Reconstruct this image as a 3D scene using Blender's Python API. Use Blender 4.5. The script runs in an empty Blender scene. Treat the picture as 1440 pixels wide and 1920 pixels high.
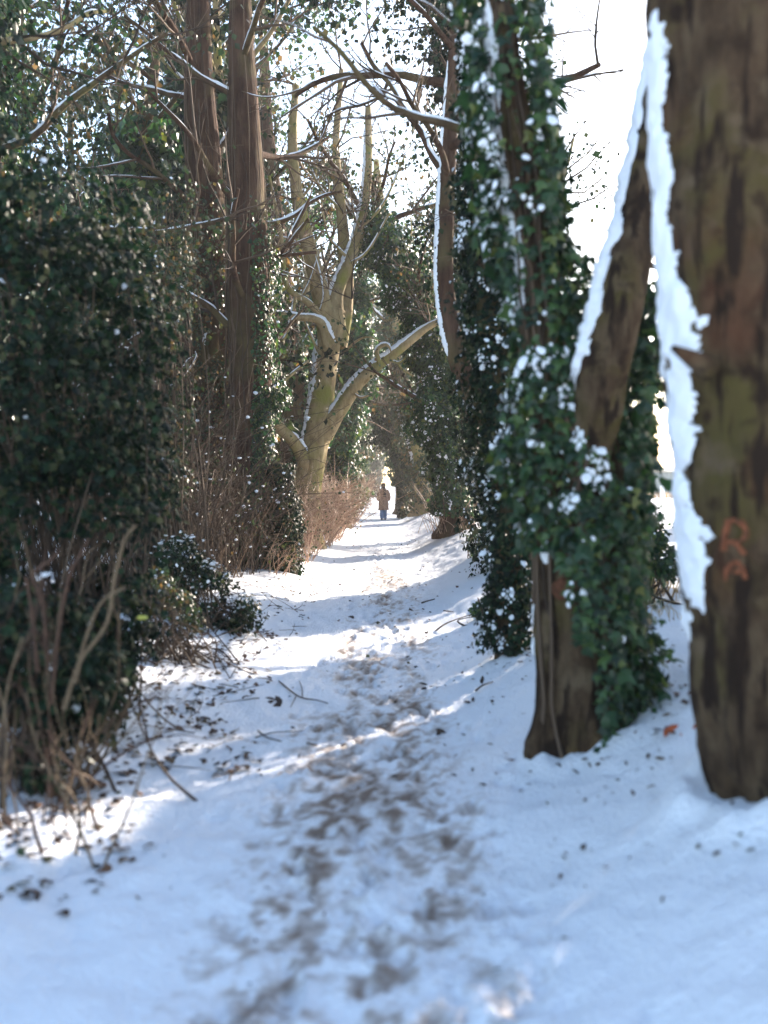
import bpy, math, random
import numpy as np
from mathutils import Matrix, Vector

scn = bpy.context.scene
COL = scn.collection
R = math.radians

# ------------------------------------------------------------------ camera
F = 1872.0                      # focal length in pixels of the 1440 px wide photograph
EYE = 1.6
PITCH = math.atan((960 - 910) / F)
cd = bpy.data.cameras.new('camera')
cam = bpy.data.objects.new('camera', cd)
COL.objects.link(cam)
cam.location = (0, 0, EYE)
cam.rotation_euler = (math.pi / 2 - PITCH, 0, 0)
cd.sensor_fit = 'HORIZONTAL'
cd.sensor_width = 36
cd.lens = F / 1440 * 36
cd.clip_start = 0.05
cd.clip_end = 2000
cd.dof.use_dof = True
cd.dof.focus_distance = 23
cd.dof.aperture_fstop = 1.7
cd.dof.aperture_blades = 0
scn.camera = cam

# ------------------------------------------------------------------ sky and sun
SUN_EL, SUN_AZ = 20.0, 38.0     # azimuth: degrees to the right of the view direction (+Y)
w = bpy.data.worlds.new('World')
scn.world = w
w.use_nodes = True
nt = w.node_tree
bg = nt.nodes['Background']
sky = nt.nodes.new('ShaderNodeTexSky')
sky.sky_type = 'NISHITA'
sky.sun_disc = False
sky.sun_elevation = R(SUN_EL)
sky.sun_rotation = R(SUN_AZ)
sky.air_density = 1.0
sky.dust_density = 1.2
sky.ozone_density = 1.0
nt.links.new(sky.outputs[0], bg.inputs[0])
bg.inputs[1].default_value = 0.15
sd = bpy.data.lights.new('sun', 'SUN')
sd.energy = 4.8
sd.angle = R(0.6)
sd.color = (1.0, 0.87, 0.74)
sun = bpy.data.objects.new('sun', sd)
COL.objects.link(sun)
sv = Vector((math.sin(R(SUN_AZ)) * math.cos(R(SUN_EL)), math.cos(R(SUN_AZ)) * math.cos(R(SUN_EL)), math.sin(R(SUN_EL))))
sun.rotation_euler = sv.to_track_quat('Z', 'Y').to_euler()
sun.location = sv * 60
scn.view_settings.view_transform = 'Standard'
scn.view_settings.look = 'None'
scn.view_settings.gamma = 1
scn.view_settings.exposure = 1.85
scn.cycles.use_denoising = True
scn.cycles.max_bounces = 8
scn.cycles.diffuse_bounces = 4
scn.cycles.transmission_bounces = 4
scn.cycles.volume_bounces = 0

# ------------------------------------------------------------------ small helpers
def W(px, py, d):
    """A point at depth d (metres along +Y) on the line of sight of photo pixel px, py."""
    a, b = (px - 720) / F, -(py - 960) / F
    c, s = math.cos(PITCH), math.sin(PITCH)
    y, z = c + b * s, -s + b * c
    k = d / y
    return np.array((a * k, d, EYE + z * k))

def hsh(i, j, k, seed):
    n = (i * 374761393 + j * 668265263 + k * 2147483647 + seed * 974634777) & 0xFFFFFFFF
    n = ((n ^ (n >> 13)) * 1274126177) & 0xFFFFFFFF
    n = (n ^ (n >> 16)) & 0xFFFFFFFF
    return n / 4294967295.0

def vn3(x, y, z, seed=0):
    x, y, z = np.broadcast_arrays(np.asarray(x, float), np.asarray(y, float), np.asarray(z, float))
    xi, yi, zi = np.floor(x).astype(np.int64), np.floor(y).astype(np.int64), np.floor(z).astype(np.int64)
    fx, fy, fz = x - xi, y - yi, z - zi
    fx, fy, fz = fx * fx * (3 - 2 * fx), fy * fy * (3 - 2 * fy), fz * fz * (3 - 2 * fz)
    r = 0
    for a in (0, 1):
        for b in (0, 1):
            for c in (0, 1):
                wgt = (fx if a else 1 - fx) * (fy if b else 1 - fy) * (fz if c else 1 - fz)
                r = r + wgt * hsh(xi + a, yi + b, zi + c, seed)
    return r * 2 - 1

def vn2(x, y, seed=0):
    return vn3(x, y, 0.5, seed)

def fbm(x, y, z=0.37, seed=0, o=3):
    r, a = 0, 1.0
    for k in range(o):
        r = r + a * vn3(np.asarray(x) * 2 ** k, np.asarray(y) * 2 ** k, np.asarray(z) * 2 ** k, seed + k)
        a *= 0.5
    return r

def sst(a, b, x):
    t = np.clip((np.asarray(x, float) - a) / (b - a), 0, 1)
    return t * t * (3 - 2 * t)

def nrm(v):
    v = np.asarray(v, float)
    return v / (np.linalg.norm(v, axis=-1, keepdims=True) + 1e-12)

class MB:
    """Collects geometry; build() links it as one mesh object."""
    def __init__(self):
        self.v, self.f3, self.f4, self.rnd, self.n = [], [], [], [], 0
        self.twigs = {}
    def add(self, v, f, rnd=None):
        v = np.asarray(v, float).reshape(-1, 3)
        f = np.asarray(f, np.int64)
        if len(v) == 0 or len(f) == 0:
            return
        (self.f3 if f.shape[1] == 3 else self.f4).append(f + self.n)
        self.v.append(v)
        self.rnd.append(np.full(len(v), 0.5) if rnd is None else np.broadcast_to(rnd, (len(v),)))
        self.n += len(v)
    def flush(self):
        for (n, sides), items in self.twigs.items():
            C = np.stack([i[0] for i in items]); k = len(C)
            T = nrm(np.gradient(C, axis=1))
            m = nrm(C[:, -1] - C[:, 0])
            ref = np.where(np.abs(m[:, :1]) < .7, np.array([[1.0, 0, 0]]), np.array([[0, 1.0, 0]]))[:, None]
            A = nrm(ref - T * (T * ref).sum(-1, keepdims=True)); B = np.cross(T, A)
            t = np.linspace(0, 1, n)[None]
            rad = np.array([i[1] for i in items])[:, None] * (1 - t) + np.array([i[2] for i in items])[:, None] * t
            th = np.linspace(0, 2 * math.pi, sides, endpoint=False)
            V = C[:, :, None] + (A[:, :, None] * np.cos(th)[:, None] + B[:, :, None] * np.sin(th)[:, None]) * rad[..., None, None]
            i = np.arange(k * n * sides).reshape(k, n, sides); j = np.roll(i, -1, 2)
            q = np.stack([i[:, :-1], j[:, :-1], j[:, 1:], i[:, 1:]], -1).reshape(-1, 4)
            self.add(V.reshape(-1, 3), q, np.repeat(np.array([i[3] for i in items]), n * sides))
        self.twigs = {}
    def mesh(self, name, off=(0, 0, 0), smooth=True):
        self.flush()
        me = bpy.data.meshes.new(name)
        if not self.v:
            return me
        v = np.concatenate(self.v) - np.asarray(off)
        f3 = np.concatenate(self.f3) if self.f3 else np.zeros((0, 3), np.int64)
        f4 = np.concatenate(self.f4) if self.f4 else np.zeros((0, 4), np.int64)
        loops = np.concatenate([f3.ravel(), f4.ravel()])
        tot = np.concatenate([np.full(len(f3), 3), np.full(len(f4), 4)])
        st = np.concatenate([[0], np.cumsum(tot)[:-1]]) if len(tot) else tot
        me.vertices.add(len(v)); me.vertices.foreach_set('co', v.ravel())
        me.loops.add(len(loops)); me.loops.foreach_set('vertex_index', loops.astype(np.int32))
        me.polygons.add(len(tot)); me.polygons.foreach_set('loop_start', st.astype(np.int32))
        me.polygons.foreach_set('loop_total', tot.astype(np.int32))
        me.update(calc_edges=True)
        at = me.attributes.new('rnd', 'FLOAT', 'POINT')
        at.data.foreach_set('value', np.concatenate(self.rnd).astype(np.float32))
        me.polygons.foreach_set('use_smooth', np.full(len(tot), smooth))
        return me

def wloc(o):
    p = np.zeros(3)
    while o is not None:
        p = p + np.array(o.location)
        o = o.parent
    return p

def build(name, mb, mat, parent=None, smooth=True, kind=None):
    off = wloc(parent) if parent is not None else np.zeros(3)
    o = bpy.data.objects.new(name, mb.mesh(name, off, smooth))
    o.data.materials.append(mat)
    COL.objects.link(o)
    if parent is not None:
        o.parent = parent
    if kind:
        o['kind'] = kind
    return o

def tag(o, label, cat, group=None, kind=None):
    o['label'] = label
    o['category'] = cat
    if group: o['group'] = group
    if kind: o['kind'] = kind
    return o

def thing(name, loc, label, cat, group=None):
    o = bpy.data.objects.new(name, None)
    COL.objects.link(o)
    o.location = tuple(float(c) for c in loc)
    return tag(o, label, cat, group)

# ------------------------------------------------------------------ materials
def mat(name, base, rough=0.85, spec=0.25, noise=None, bump=None, rnd=None, trans=0.0, stretch=(1, 1, 1), extra=None, bumpd=0.02):
    """base colour; noise = (scale, [(pos, colour), ...]); rnd = colours mixed by the per-piece attribute; bump = (scale, strength)."""
    m = bpy.data.materials.new(name)
    m.use_nodes = True
    t = m.node_tree
    N, L = t.nodes, t.links
    p = N['Principled BSDF']
    p.inputs['Roughness'].default_value = rough
    p.inputs['Specular IOR Level'].default_value = spec
    p.inputs['Base Color'].default_value = (*base, 1)
    tc = N.new('ShaderNodeTexCoord')
    mp = N.new('ShaderNodeMapping')
    mp.inputs['Scale'].default_value = stretch
    L.new(tc.outputs['Object'], mp.inputs[0])
    colour = None
    if noise:
        ns = N.new('ShaderNodeTexNoise')
        ns.inputs['Scale'].default_value = noise[0]
        ns.inputs['Detail'].default_value = 6
        ns.inputs['Roughness'].default_value = 0.62
        L.new(mp.outputs[0], ns.inputs['Vector'])
        cr = N.new('ShaderNodeValToRGB')
        e = cr.color_ramp.elements
        while len(e) < len(noise[1]): e.new(0.5)
        for el, (pos, c) in zip(e, noise[1]):
            el.position = pos; el.color = (*c, 1)
        L.new(ns.outputs['Fac'], cr.inputs[0])
        colour = cr.outputs[0]
    if rnd:
        at = N.new('ShaderNodeAttribute'); at.attribute_name = 'rnd'
        cr = N.new('ShaderNodeValToRGB')
        e = cr.color_ramp.elements
        while len(e) < len(rnd): e.new(0.5)
        for el, (pos, c) in zip(e, rnd):
            el.position = pos; el.color = (*c, 1)
        L.new(at.outputs['Fac'], cr.inputs[0])
        colour = cr.outputs[0]
    if extra:
        colour = extra(N, L, mp, colour)
    if colour is not None:
        L.new(colour, p.inputs['Base Color'])
    if bump:
        nb = N.new('ShaderNodeTexNoise')
        nb.inputs['Scale'].default_value = bump[0]
        nb.inputs['Detail'].default_value = 8
        nb.inputs['Roughness'].default_value = 0.65
        L.new(mp.outputs[0], nb.inputs['Vector'])
        bn = N.new('ShaderNodeBump')
        bn.inputs['Strength'].default_value = bump[1]
        bn.inputs['Distance'].default_value = bumpd
        L.new(nb.outputs['Fac'], bn.inputs['Height'])
        L.new(bn.outputs[0], p.inputs['Normal'])
    if trans:
        tr = N.new('ShaderNodeBsdfTranslucent')
        hs = N.new('ShaderNodeHueSaturation')
        hs.inputs['Value'].default_value = 1.9
        hs.inputs['Saturation'].default_value = 1.1
        if colour is not None: L.new(colour, hs.inputs['Color'])
        else: hs.inputs['Color'].default_value = (*base, 1)
        L.new(hs.outputs[0], tr.inputs[0])
        mx = N.new('ShaderNodeMixShader')
        mx.inputs[0].default_value = trans
        L.new(p.outputs[0], mx.inputs[1]); L.new(tr.outputs[0], mx.inputs[2])
        L.new(mx.outputs[0], N['Material Output'].inputs['Surface'])
    return m

def moss(colour, scale, lo, hi):
    def f(N, L, mp, c):
        ns = N.new('ShaderNodeTexNoise'); ns.inputs['Scale'].default_value = scale; ns.inputs['Detail'].default_value = 5
        tc = N.new('ShaderNodeTexCoord'); L.new(tc.outputs['Object'], ns.inputs['Vector'])
        mr = N.new('ShaderNodeMapRange'); mr.inputs['From Min'].default_value = lo; mr.inputs['From Max'].default_value = hi
        L.new(ns.outputs['Fac'], mr.inputs['Value'])
        mx = N.new('ShaderNodeMix'); mx.data_type = 'RGBA'
        L.new(mr.outputs[0], mx.inputs['Factor']); L.new(c, mx.inputs['A']); mx.inputs['B'].default_value = (*colour, 1)
        return mx.outputs['Result']
    return f

M = {}
M['beech'] = mat('beech_bark', (.2, .17, .1), .85, .2, (7, [(.25, (.16, .11, .055)), (.5, (.32, .24, .125)), (.75, (.44, .35, .20))]), (14, .8), stretch=(1, 1, .55), extra=moss((.23, .22, .055), 1.6, .47, .66), bumpd=.04)
M['bark'] = mat('brown_bark', (.14, .1, .065), .9, .15, (6, [(.25, (.042, .025, .015)), (.5, (.095, .062, .035)), (.78, (.16, .11, .066))]), (16, 1.0), stretch=(1, 1, .3), extra=moss((.13, .12, .045), 2.2, .5, .72), bumpd=.05)
def moss2(N, L, mp, c):
    c = moss((.085, .066, .022), 2.8, .48, .66)(N, L, mp, c)
    c = moss((.13, .092, .056), 5.5, .54, .66)(N, L, mp, c)
    c = moss((.025, .014, .009), 7.5, .55, .68)(N, L, mp, c)
    c = moss((.10, .042, .022), 1.7, .56, .75)(N, L, mp, c)
    ns = N.new('ShaderNodeTexNoise'); ns.inputs['Scale'].default_value = 15; ns.inputs['Detail'].default_value = 5
    m2 = N.new('ShaderNodeMapping'); m2.inputs['Scale'].default_value = (1, 1, .16)
    tc = N.new('ShaderNodeTexCoord'); L.new(tc.outputs['Object'], m2.inputs[0]); L.new(m2.outputs[0], ns.inputs['Vector'])
    mr = N.new('ShaderNodeMapRange'); mr.inputs['From Min'].default_value = .52; mr.inputs['From Max'].default_value = .60
    L.new(ns.outputs['Fac'], mr.inputs['Value'])
    mx = N.new('ShaderNodeMix'); mx.data_type = 'RGBA'
    L.new(mr.outputs[0], mx.inputs['Factor']); L.new(c, mx.inputs['A']); mx.inputs['B'].default_value = (.022, .013, .009, 1)
    return mx.outputs['Result']
M['bark_near'] = mat('grey_brown_bark', (.14, .1, .065), .9, .12, (10, [(.30, (.026, .016, .010)), (.5, (.075, .047, .027)), (.72, (.13, .09, .053))]), (18, 1.0), stretch=(1, 1, .4), extra=moss2, bumpd=.05)
M['red_bark'] = mat('red_brown_bark', (.15, .085, .06), .9, .1, (7, [(.25, (.026, .013, .009)), (.5, (.068, .037, .024)), (.78, (.13, .077, .052))]), (14, 1.0), stretch=(1, 1, .22), extra=moss((.12, .10, .045), 1.4, .5, .75), bumpd=.06)
M['twig'] = mat('twig_bark', (.16, .09, .06), .8, .3, rnd=[(0, (.034, .022, .015)), (.5, (.072, .046, .03)), (1, (.15, .10, .065))])
M['bramble'] = mat('bramble_stem', (.25, .13, .08), .6, .45, rnd=[(0, (.16, .075, .05)), (.5, (.34, .20, .13)), (1, (.52, .37, .25))])
M['tan_stem'] = mat('tan_stem', (.3, .2, .12), .75, .3, (30, [(.3, (.10, .06, .032)), (.7, (.20, .135, .078))]))
M['brown_stem'] = mat('brown_stem', (.2, .1, .06), .75, .3, (30, [(.3, (.045, .022, .014)), (.7, (.11, .055, .033))]))
IVY = [(0, (.007, .020, .010)), (.35, (.014, .042, .018)), (.7, (.028, .072, .024)), (.92, (.055, .105, .025)), (1, (.14, .15, .035))]
M['ivy'] = mat('ivy_leaf', (.03, .07, .03), .38, .4, rnd=IVY, trans=.28)
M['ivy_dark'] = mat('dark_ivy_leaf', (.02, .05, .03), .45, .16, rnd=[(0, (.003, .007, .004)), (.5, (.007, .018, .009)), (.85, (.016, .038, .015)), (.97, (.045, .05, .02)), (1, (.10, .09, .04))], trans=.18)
M['ivy_brown'] = mat('dull_ivy_leaf', (.05, .07, .03), .4, .5, rnd=[(0, (.012, .022, .010)), (.4, (.024, .045, .016)), (.7, (.05, .065, .02)), (.88, (.09, .06, .024)), (1, (.17, .105, .04))], trans=.3)
M['yellow_leaf'] = mat('yellow_leaf', (.42, .42, .10), .5, .4, trans=.3)
M['snow'] = mat('snow', (.80, .82, .86), .6, .3, bump=(60, .35), bumpd=.01)
M['dead'] = mat('dead_leaf', (.1, .05, .03), .75, .3, rnd=[(0, (.035, .026, .022)), (.45, (.07, .042, .03)), (.8, (.14, .07, .04)), (1, (.05, .07, .03))])
M['rust_leaf'] = mat('rust_leaf', (.38, .09, .035), .6, .4, trans=.2)
M['straw'] = mat('straw', (.5, .36, .17), .7, .3, rnd=[(0, (.28, .17, .08)), (.5, (.48, .34, .16)), (1, (.62, .48, .27))], trans=.2)
M['paint'] = mat('rust_red_paint', (.40, .13, .06), .85, .1, (46, [(.38, (.06, .036, .02)), (.47, (.17, .056, .028)), (.68, (.26, .09, .045))]))
M['heart'] = mat('exposed_wood', (.30, .13, .06), .8, .2, (26, [(.3, (.06, .026, .014)), (.55, (.13, .05, .026)), (.75, (.20, .085, .045))]), (30, 1.0), bumpd=.03)

# ------------------------------------------------------------------ the ground
def path_x(y):
    y = np.asarray(y, float)
    return -0.10 + 0.12 * sst(6, 12, y) + 0.00030 * np.clip(y - 40, 0, 400) ** 2 * sst(40, 60, y)

def ground_z(x, y):
    x, y = np.asarray(x, float), np.asarray(y, float)
    u = x - path_x(np.minimum(y, 90))
    wv = 0.10 * vn2(y * .35, 3.1, 5)
    right = 0.56 * sst(0.45 + wv, 2.2 + wv, u) + 0.06 * sst(2.2, 6, u)
    left = 0.20 * sst(0.9 - wv, 2.1 - wv, -u) + 0.22 * sst(2, 6, -u)
    z = right + left + 0.04 * fbm(x * .9, y * .6, seed=8)
    return z + 0.02 * fbm(x * 3.1, y * 2.6, seed=18)

_gx, _gy = np.linspace(-14, 14, 281), np.linspace(-6, 160, 831)
_gt = ground_z(*np.meshgrid(_gx, _gy))
def gz(x, y):
    a, b = (x + 14) * 10, (y + 6) * 5
    i, j = int(b), int(a)
    if not (0 <= i < 830 and 0 <= j < 280): return float(ground_z(x, y))
    f, g = b - i, a - j
    return float((_gt[i, j] * (1 - g) + _gt[i, j + 1] * g) * (1 - f) + (_gt[i + 1, j] * (1 - g) + _gt[i + 1, j + 1] * g) * f)

rng = np.random.default_rng(11)
xs_in = np.arange(-2.6, 2.6001, .029)
grow = 2.6 + np.cumsum(.026 * 1.07 ** np.arange(88))
xs = np.concatenate([-grow[::-1], xs_in, grow])
ys = [-6.0]
while ys[-1] < 2.4: ys.append(ys[-1] + .2)
while ys[-1] < 420: ys.append(ys[-1] + max(.026, .0082 * ys[-1]) if ys[-1] < 60 else ys[-1] * 1.03)
ys = np.array(ys)
X, Y = np.meshgrid(xs, ys)
Z = ground_z(X, Y)
D = np.zeros_like(Z)          # trodden, muddy snow
near = sst(45, 20, Y)
Z += near * (.012 * fbm(X * 9, Y * 7, seed=31) + .008 * fbm(X * 24, Y * 22, seed=41) * sst(14, 6, Y))
# footprints: elongated dents with a raised rim
stamps = []
y = 2.6
while y < 44:
    n = 6 if y < 12 else 4
    for _ in range(n):
        u = rng.normal(0, .30) if rng.random() < .8 else rng.normal(.1, .7)
        stamps.append((path_x(y) + u, y + rng.uniform(-.2, .2), rng.normal(0, .28), rng.uniform(.55, 1.0)))
    y += .17 if y < 14 else .26
for (sx, sy, sa, sc) in stamps:
    i0, i1 = np.searchsorted(ys, (sy - .32, sy + .32)); j0, j1 = np.searchsorted(xs, (sx - .26, sx + .26))
    if i1 <= i0 or j1 <= j0: continue
    xx, yy = X[i0:i1, j0:j1] - sx, Y[i0:i1, j0:j1] - sy
    c, s = math.cos(sa), math.sin(sa)
    a, b = (xx * c + yy * s) / (.052 * sc), (-xx * s + yy * c) / (.14 * sc)
    a = a * (1 + .22 * np.tanh(b * 1.5))
    q = np.sqrt(a * a + b * b)
    dent = sst(1.25, .75, q)
    rim = np.exp(-((q - 1.4) / .22) ** 2)
    dep = rng.uniform(.010, .028)
    Z[i0:i1, j0:j1] += -dep * dent * (1 - .3 * (b > .1)) + .010 * rim
    D[i0:i1, j0:j1] = np.maximum(D[i0:i1, j0:j1], dent * rng.uniform(.25, 1.0))
uu = X - path_x(np.minimum(Y, 90))
core = np.exp(-(uu / .46) ** 2)
worn = core * sst(-.85, .30, fbm(X * 2.2, Y * .8, seed=71)) * sst(32, 9, Y)
fine = sst(-.25, .5, fbm(X * 21, Y * 13, seed=77, o=4) + .35 * fbm(X * 7, Y * 4, seed=79))
D = np.clip(D * (.20 + .55 * core) * sst(34, 8, Y) * sst(-.75, .5, fbm(X * 2.0, Y * .9, seed=75)) * (.5 + .6 * fine) + worn * (.34 + .85 * fine), 0, 1)
for (tx, ty, tr) in ((1.60, 4.0, .40), (1.11, 5.5, .26), (1.06, 8.3, .14), (-1.9, 17.2, .3)):
    q = np.hypot(X - tx, Y - ty)
    Z += .075 * np.exp(-((q - tr) / .11) ** 2) * np.clip(.6 + .9 * fbm(X * 6, Y * 6, seed=91), 0, 1.6) * (Y < 20)
nr, nc = X.shape
idx = np.arange(nr * nc).reshape(nr, nc)
gm = MB()
gm.add(np.stack([X, Y, Z], -1).reshape(-1, 3), np.stack([idx[:-1, :-1], idx[:-1, 1:], idx[1:, 1:], idx[1:, :-1]], -1).reshape(-1, 4), D.ravel())

def snow_ground():
    m = mat('trodden_snow', (.8, .82, .86), .62, .25)
    N, L = m.node_tree.nodes, m.node_tree.links
    p = N['Principled BSDF']
    at = N.new('ShaderNodeAttribute'); at.attribute_name = 'rnd'
    tc = N.new('ShaderNodeTexCoord')
    ns = N.new('ShaderNodeTexNoise'); ns.inputs['Scale'].default_value = 22; ns.inputs['Detail'].default_value = 7
    L.new(tc.outputs['Object'], ns.inputs['Vector'])
    add = N.new('ShaderNodeMath'); add.operation = 'MULTIPLY_ADD'
    L.new(ns.outputs['Fac'], add.inputs[0]); add.inputs[1].default_value = .7
    sb = N.new('ShaderNodeMath'); sb.operation = 'SUBTRACT'; L.new(at.outputs['Fac'], sb.inputs[0]); sb.inputs[1].default_value = .35
    L.new(sb.outputs[0], add.inputs[2])
    cr = N.new('ShaderNodeValToRGB')
    e = cr.color_ramp.elements
    e[0].position, e[0].color = .16, (.80, .82, .86, 1)
    e[1].position, e[1].color = .95, (.21, .15, .115, 1)
    k = e.new(.50); k.color = (.50, .455, .43, 1)
    L.new(add.outputs[0], cr.inputs[0])
    L.new(cr.outputs[0], p.inputs['Base Color'])
    n2 = N.new('ShaderNodeTexNoise'); n2.inputs['Scale'].default_value = 45; n2.inputs['Detail'].default_value = 9
    L.new(tc.outputs['Object'], n2.inputs['Vector'])
    bn = N.new('ShaderNodeBump'); bn.inputs['Strength'].default_value = .85; bn.inputs['Distance'].default_value = .025
    L.new(n2.outputs['Fac'], bn.inputs['Height']); L.new(bn.outputs[0], p.inputs['Normal'])
    return m
M['ground'] = snow_ground()
ground = build('ground', gm, M['ground'], kind='structure')
far = MB()
s = 1600
far.add([(-s, -s, -.6), (s, -s, -.6), (s, s, .2), (-s, s, .2)], [(0, 1, 2, 3)])
build('field', far, M['snow'], kind='structure')
gi = {}

# ------------------------------------------------------------------ tubes, snow caps, leaves
def curve(pts, n):
    """Catmull-Rom through pts (any row width), n samples."""
    P = np.asarray(pts, float)
    if len(P) == 2:
        t = np.linspace(0, 1, n)[:, None]
        return P[0] * (1 - t) + P[1] * t
    P = np.vstack([2 * P[0] - P[1], P, 2 * P[-1] - P[-2]])
    t = np.linspace(0, len(P) - 3 - 1e-6, n)
    i = t.astype(int); f = (t - i)[:, None]
    a, b, c, d = P[i], P[i + 1], P[i + 2], P[i + 3]
    return .5 * (2 * b + (c - a) * f + (2 * a - 5 * b + 4 * c - d) * f ** 2 + (3 * b - a - 3 * c + d) * f ** 3)

def frames(C):
    T = nrm(np.gradient(C, axis=0))
    ref = np.array((1.0, 0, 0)) if abs(T[0][0]) < .9 else np.array((0, 1.0, 0))
    A = np.zeros_like(C)
    a = nrm(ref - T[0] * (ref @ T[0]))
    for i in range(len(C)):
        a = nrm(a - T[i] * (a @ T[i]))
        A[i] = a
    return T, A, np.cross(T, A)

def tube(mb, C, Rr, sides=8, amp=0.0, seed=0, freq=2.0, rnd=None, cap=True, flute=0.0, root=None):
    C = np.asarray(C, float); Rr = np.broadcast_to(np.asarray(Rr, float), (len(C),))
    T, A, B = frames(C)
    th = np.linspace(0, 2 * math.pi, sides, endpoint=False)
    dirs = A[:, None] * np.cos(th)[None, :, None] + B[:, None] * np.sin(th)[None, :, None]
    rad = Rr[:, None] * np.ones(sides)
    if amp:
        P = C[:, None] + dirs * Rr[:, None, None]
        rad = rad * (1 + amp * fbm(P[..., 0] * freq, P[..., 1] * freq, P[..., 2] * freq * .5, seed, 4))
    if sides > 60:      # ridged bark
        P = C[:, None] + dirs * Rr[:, None, None]
        rg_ = 1 - np.abs(fbm(P[..., 0] * 16, P[..., 1] * 16, P[..., 2] * 3.0, seed + 9, 3))
        rad = rad + .016 * (np.clip(rg_, 0, 1) - .7)
    if flute:
        rad = rad * (1 + flute * np.sin(th * 3 + seed)[None] * np.cos(th * 2 + seed)[None])
    if root is not None:
        rad = rad * (1 + root[1] * np.exp(-np.clip(C[:, 2:3] - root[0], 0, 9) / root[2]) * np.clip(.25 + np.cos(th * 5 + seed) * .6 + np.cos(th * 3 + 2 * seed) * .5, 0, 2)[None])
    V = C[:, None] + dirs * rad[..., None]
    n = len(C)
    i = np.arange(n * sides).reshape(n, sides)
    j = np.roll(i, -1, 1)
    q = np.stack([i[:-1], j[:-1], j[1:], i[1:]], -1).reshape(-1, 4)
    V = V.reshape(-1, 3)
    mb.add(V, q, rnd)
    if cap:
        e = np.vstack([V[-sides:], C[-1] + T[-1] * Rr[-1] * .5])
        k = np.arange(sides)
        mb.add(e, np.stack([k, (k + 1) % sides, np.full(sides, sides)], -1), rnd)

def thin(mb, C, r0, r1, sides=3, rnd=None):
    C = np.asarray(C, float)
    mb.twigs.setdefault((len(C), sides), []).append((C, r0, r1, .5 if rnd is None else float(rnd)))

def snow_cap(mb, C, Rr, d, width=.8, thick=.03, seed=0, lo=0.0, cover=.0, fr=3.0, step=.05, bark=1.0):
    """Snow plastered on the side of a limb that faces d: a shell with ragged edges."""
    C = np.asarray(C, float)
    L = np.linalg.norm(np.diff(C, axis=0), axis=1).sum()
    n = max(6, int(L / step))
    Rr = np.broadcast_to(np.asarray(Rr, float), (len(C),))
    CC = curve(np.column_stack([C, Rr]), n)
    C, Rr = CC[:, :3], CC[:, 3]
    T, _, _ = frames(C)
    d = np.asarray(d, float)
    a = nrm(d - T * (T @ d)[:, None])
    b = np.cross(T, a)
    s = np.linspace(0, L, n)
    wl = width * (.8 + .55 * fbm(s * fr, seed * 7.3, seed=seed))
    wr = width * (.8 + .55 * fbm(s * fr, seed * 3.1 + 50, seed=seed + 3))
    ok = fbm(s * fr * .45, seed * 1.9 + 9, seed=seed + 7) - cover
    ends = np.minimum(s, L - s)
    tap = sst(0, .2 + .05 * L, ends) * sst(-.08, .08, ok)
    wl, wr = np.clip(wl * tap, .02, 1.9), np.clip(wr * tap, .02, 1.9)
    K = 41 if Rr.max() > .09 and step < .03 else 15
    t = np.linspace(-1.35, 1.35, K)
    ang = np.where(t[None] < 0, t[None] * wl[:, None], t[None] * wr[:, None])
    V0 = C[:, None] + (a[:, None] * np.cos(ang)[..., None] + b[:, None] * np.sin(ang)[..., None]) * Rr[:, None, None]
    g = 26 if Rr.max() < .2 else 20
    nz = fbm(V0[..., 0] * g, V0[..., 1] * g, V0[..., 2] * g * .7, seed + 2, 3)
    prof = 1 - np.abs(t)[None] ** 2.2
    wid = (wl + wr)[:, None] * Rr[:, None] * .5
    h = np.minimum(thick, wid * .8) * (prof + .50 * nz)
    hole = nz * 1.0 + prof * 1.3 < -.10
    h = np.where(hole, -.3 * np.minimum(.02, Rr * .15)[:, None], np.maximum(h, .0)) + np.where((np.abs(t) > 1.3)[None], -np.minimum(.02, Rr * .15)[:, None], 0)
    V = C[:, None] + (a[:, None] * np.cos(ang)[..., None] + b[:, None] * np.sin(ang)[..., None]) * (Rr[:, None] * bark + h)[..., None]
    i = np.arange(n * K).reshape(n, K)
    q = np.stack([i[:-1, :-1], i[:-1, 1:], i[1:, 1:], i[1:, :-1]], -1).reshape(-1, 4)
    hh = (h <= 0).ravel()
    q = q[hh[q].sum(1) < 3]
    small = np.repeat((wl + wr < .06)[:, None], K, 1).ravel()
    q = q[~small[q].any(1)]
    if len(q): mb.add(V.reshape(-1, 3), q)

LEAF_IVY_V = np.array([(0, 0, 0), (-.34, .06, -.05), (-.52, .36, -.09), (-.22, .48, -.01), (0, 1.0, -.13), (.22, .48, -.01), (.52, .36, -.09), (.34, .06, -.05), (0, .40, .06)])
LEAF_IVY_F = np.array([(8, 0, 1), (8, 1, 2), (8, 2, 3), (8, 3, 4), (8, 4, 5), (8, 5, 6), (8, 6, 7), (8, 7, 0)])
LEAF_IVY_F = LEAF_IVY_F[:, [0, 2, 1]]
LEAF_MID_V = np.array([(0, 0, 0), (-.42, .38, -.07), (0, 1.0, -.1), (.42, .38, -.07), (0, .42, .05)])
LEAF_MID_F = np.array([(4, 1, 0), (4, 2, 1), (4, 3, 2), (4, 0, 3)])
LEAF_FAR_V = np.array([(0, 0, 0), (-.42, .45, -.06), (0, 1.0, 0), (.42, .45, -.06)])
LEAF_FAR_F = np.array([(0, 2, 1), (0, 3, 2)])
LEAF_LONG_V = np.array([(0, 0, 0), (-.2, .3, -.03), (-.17, .7, -.08), (0, 1.0, -.16), (.17, .7, -.08), (.2, .3, -.03), (0, .5, .03)])
LEAF_LONG_F = np.array([(6, 1, 0), (6, 2, 1), (6, 3, 2), (6, 4, 3), (6, 5, 4), (6, 0, 5)])
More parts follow.
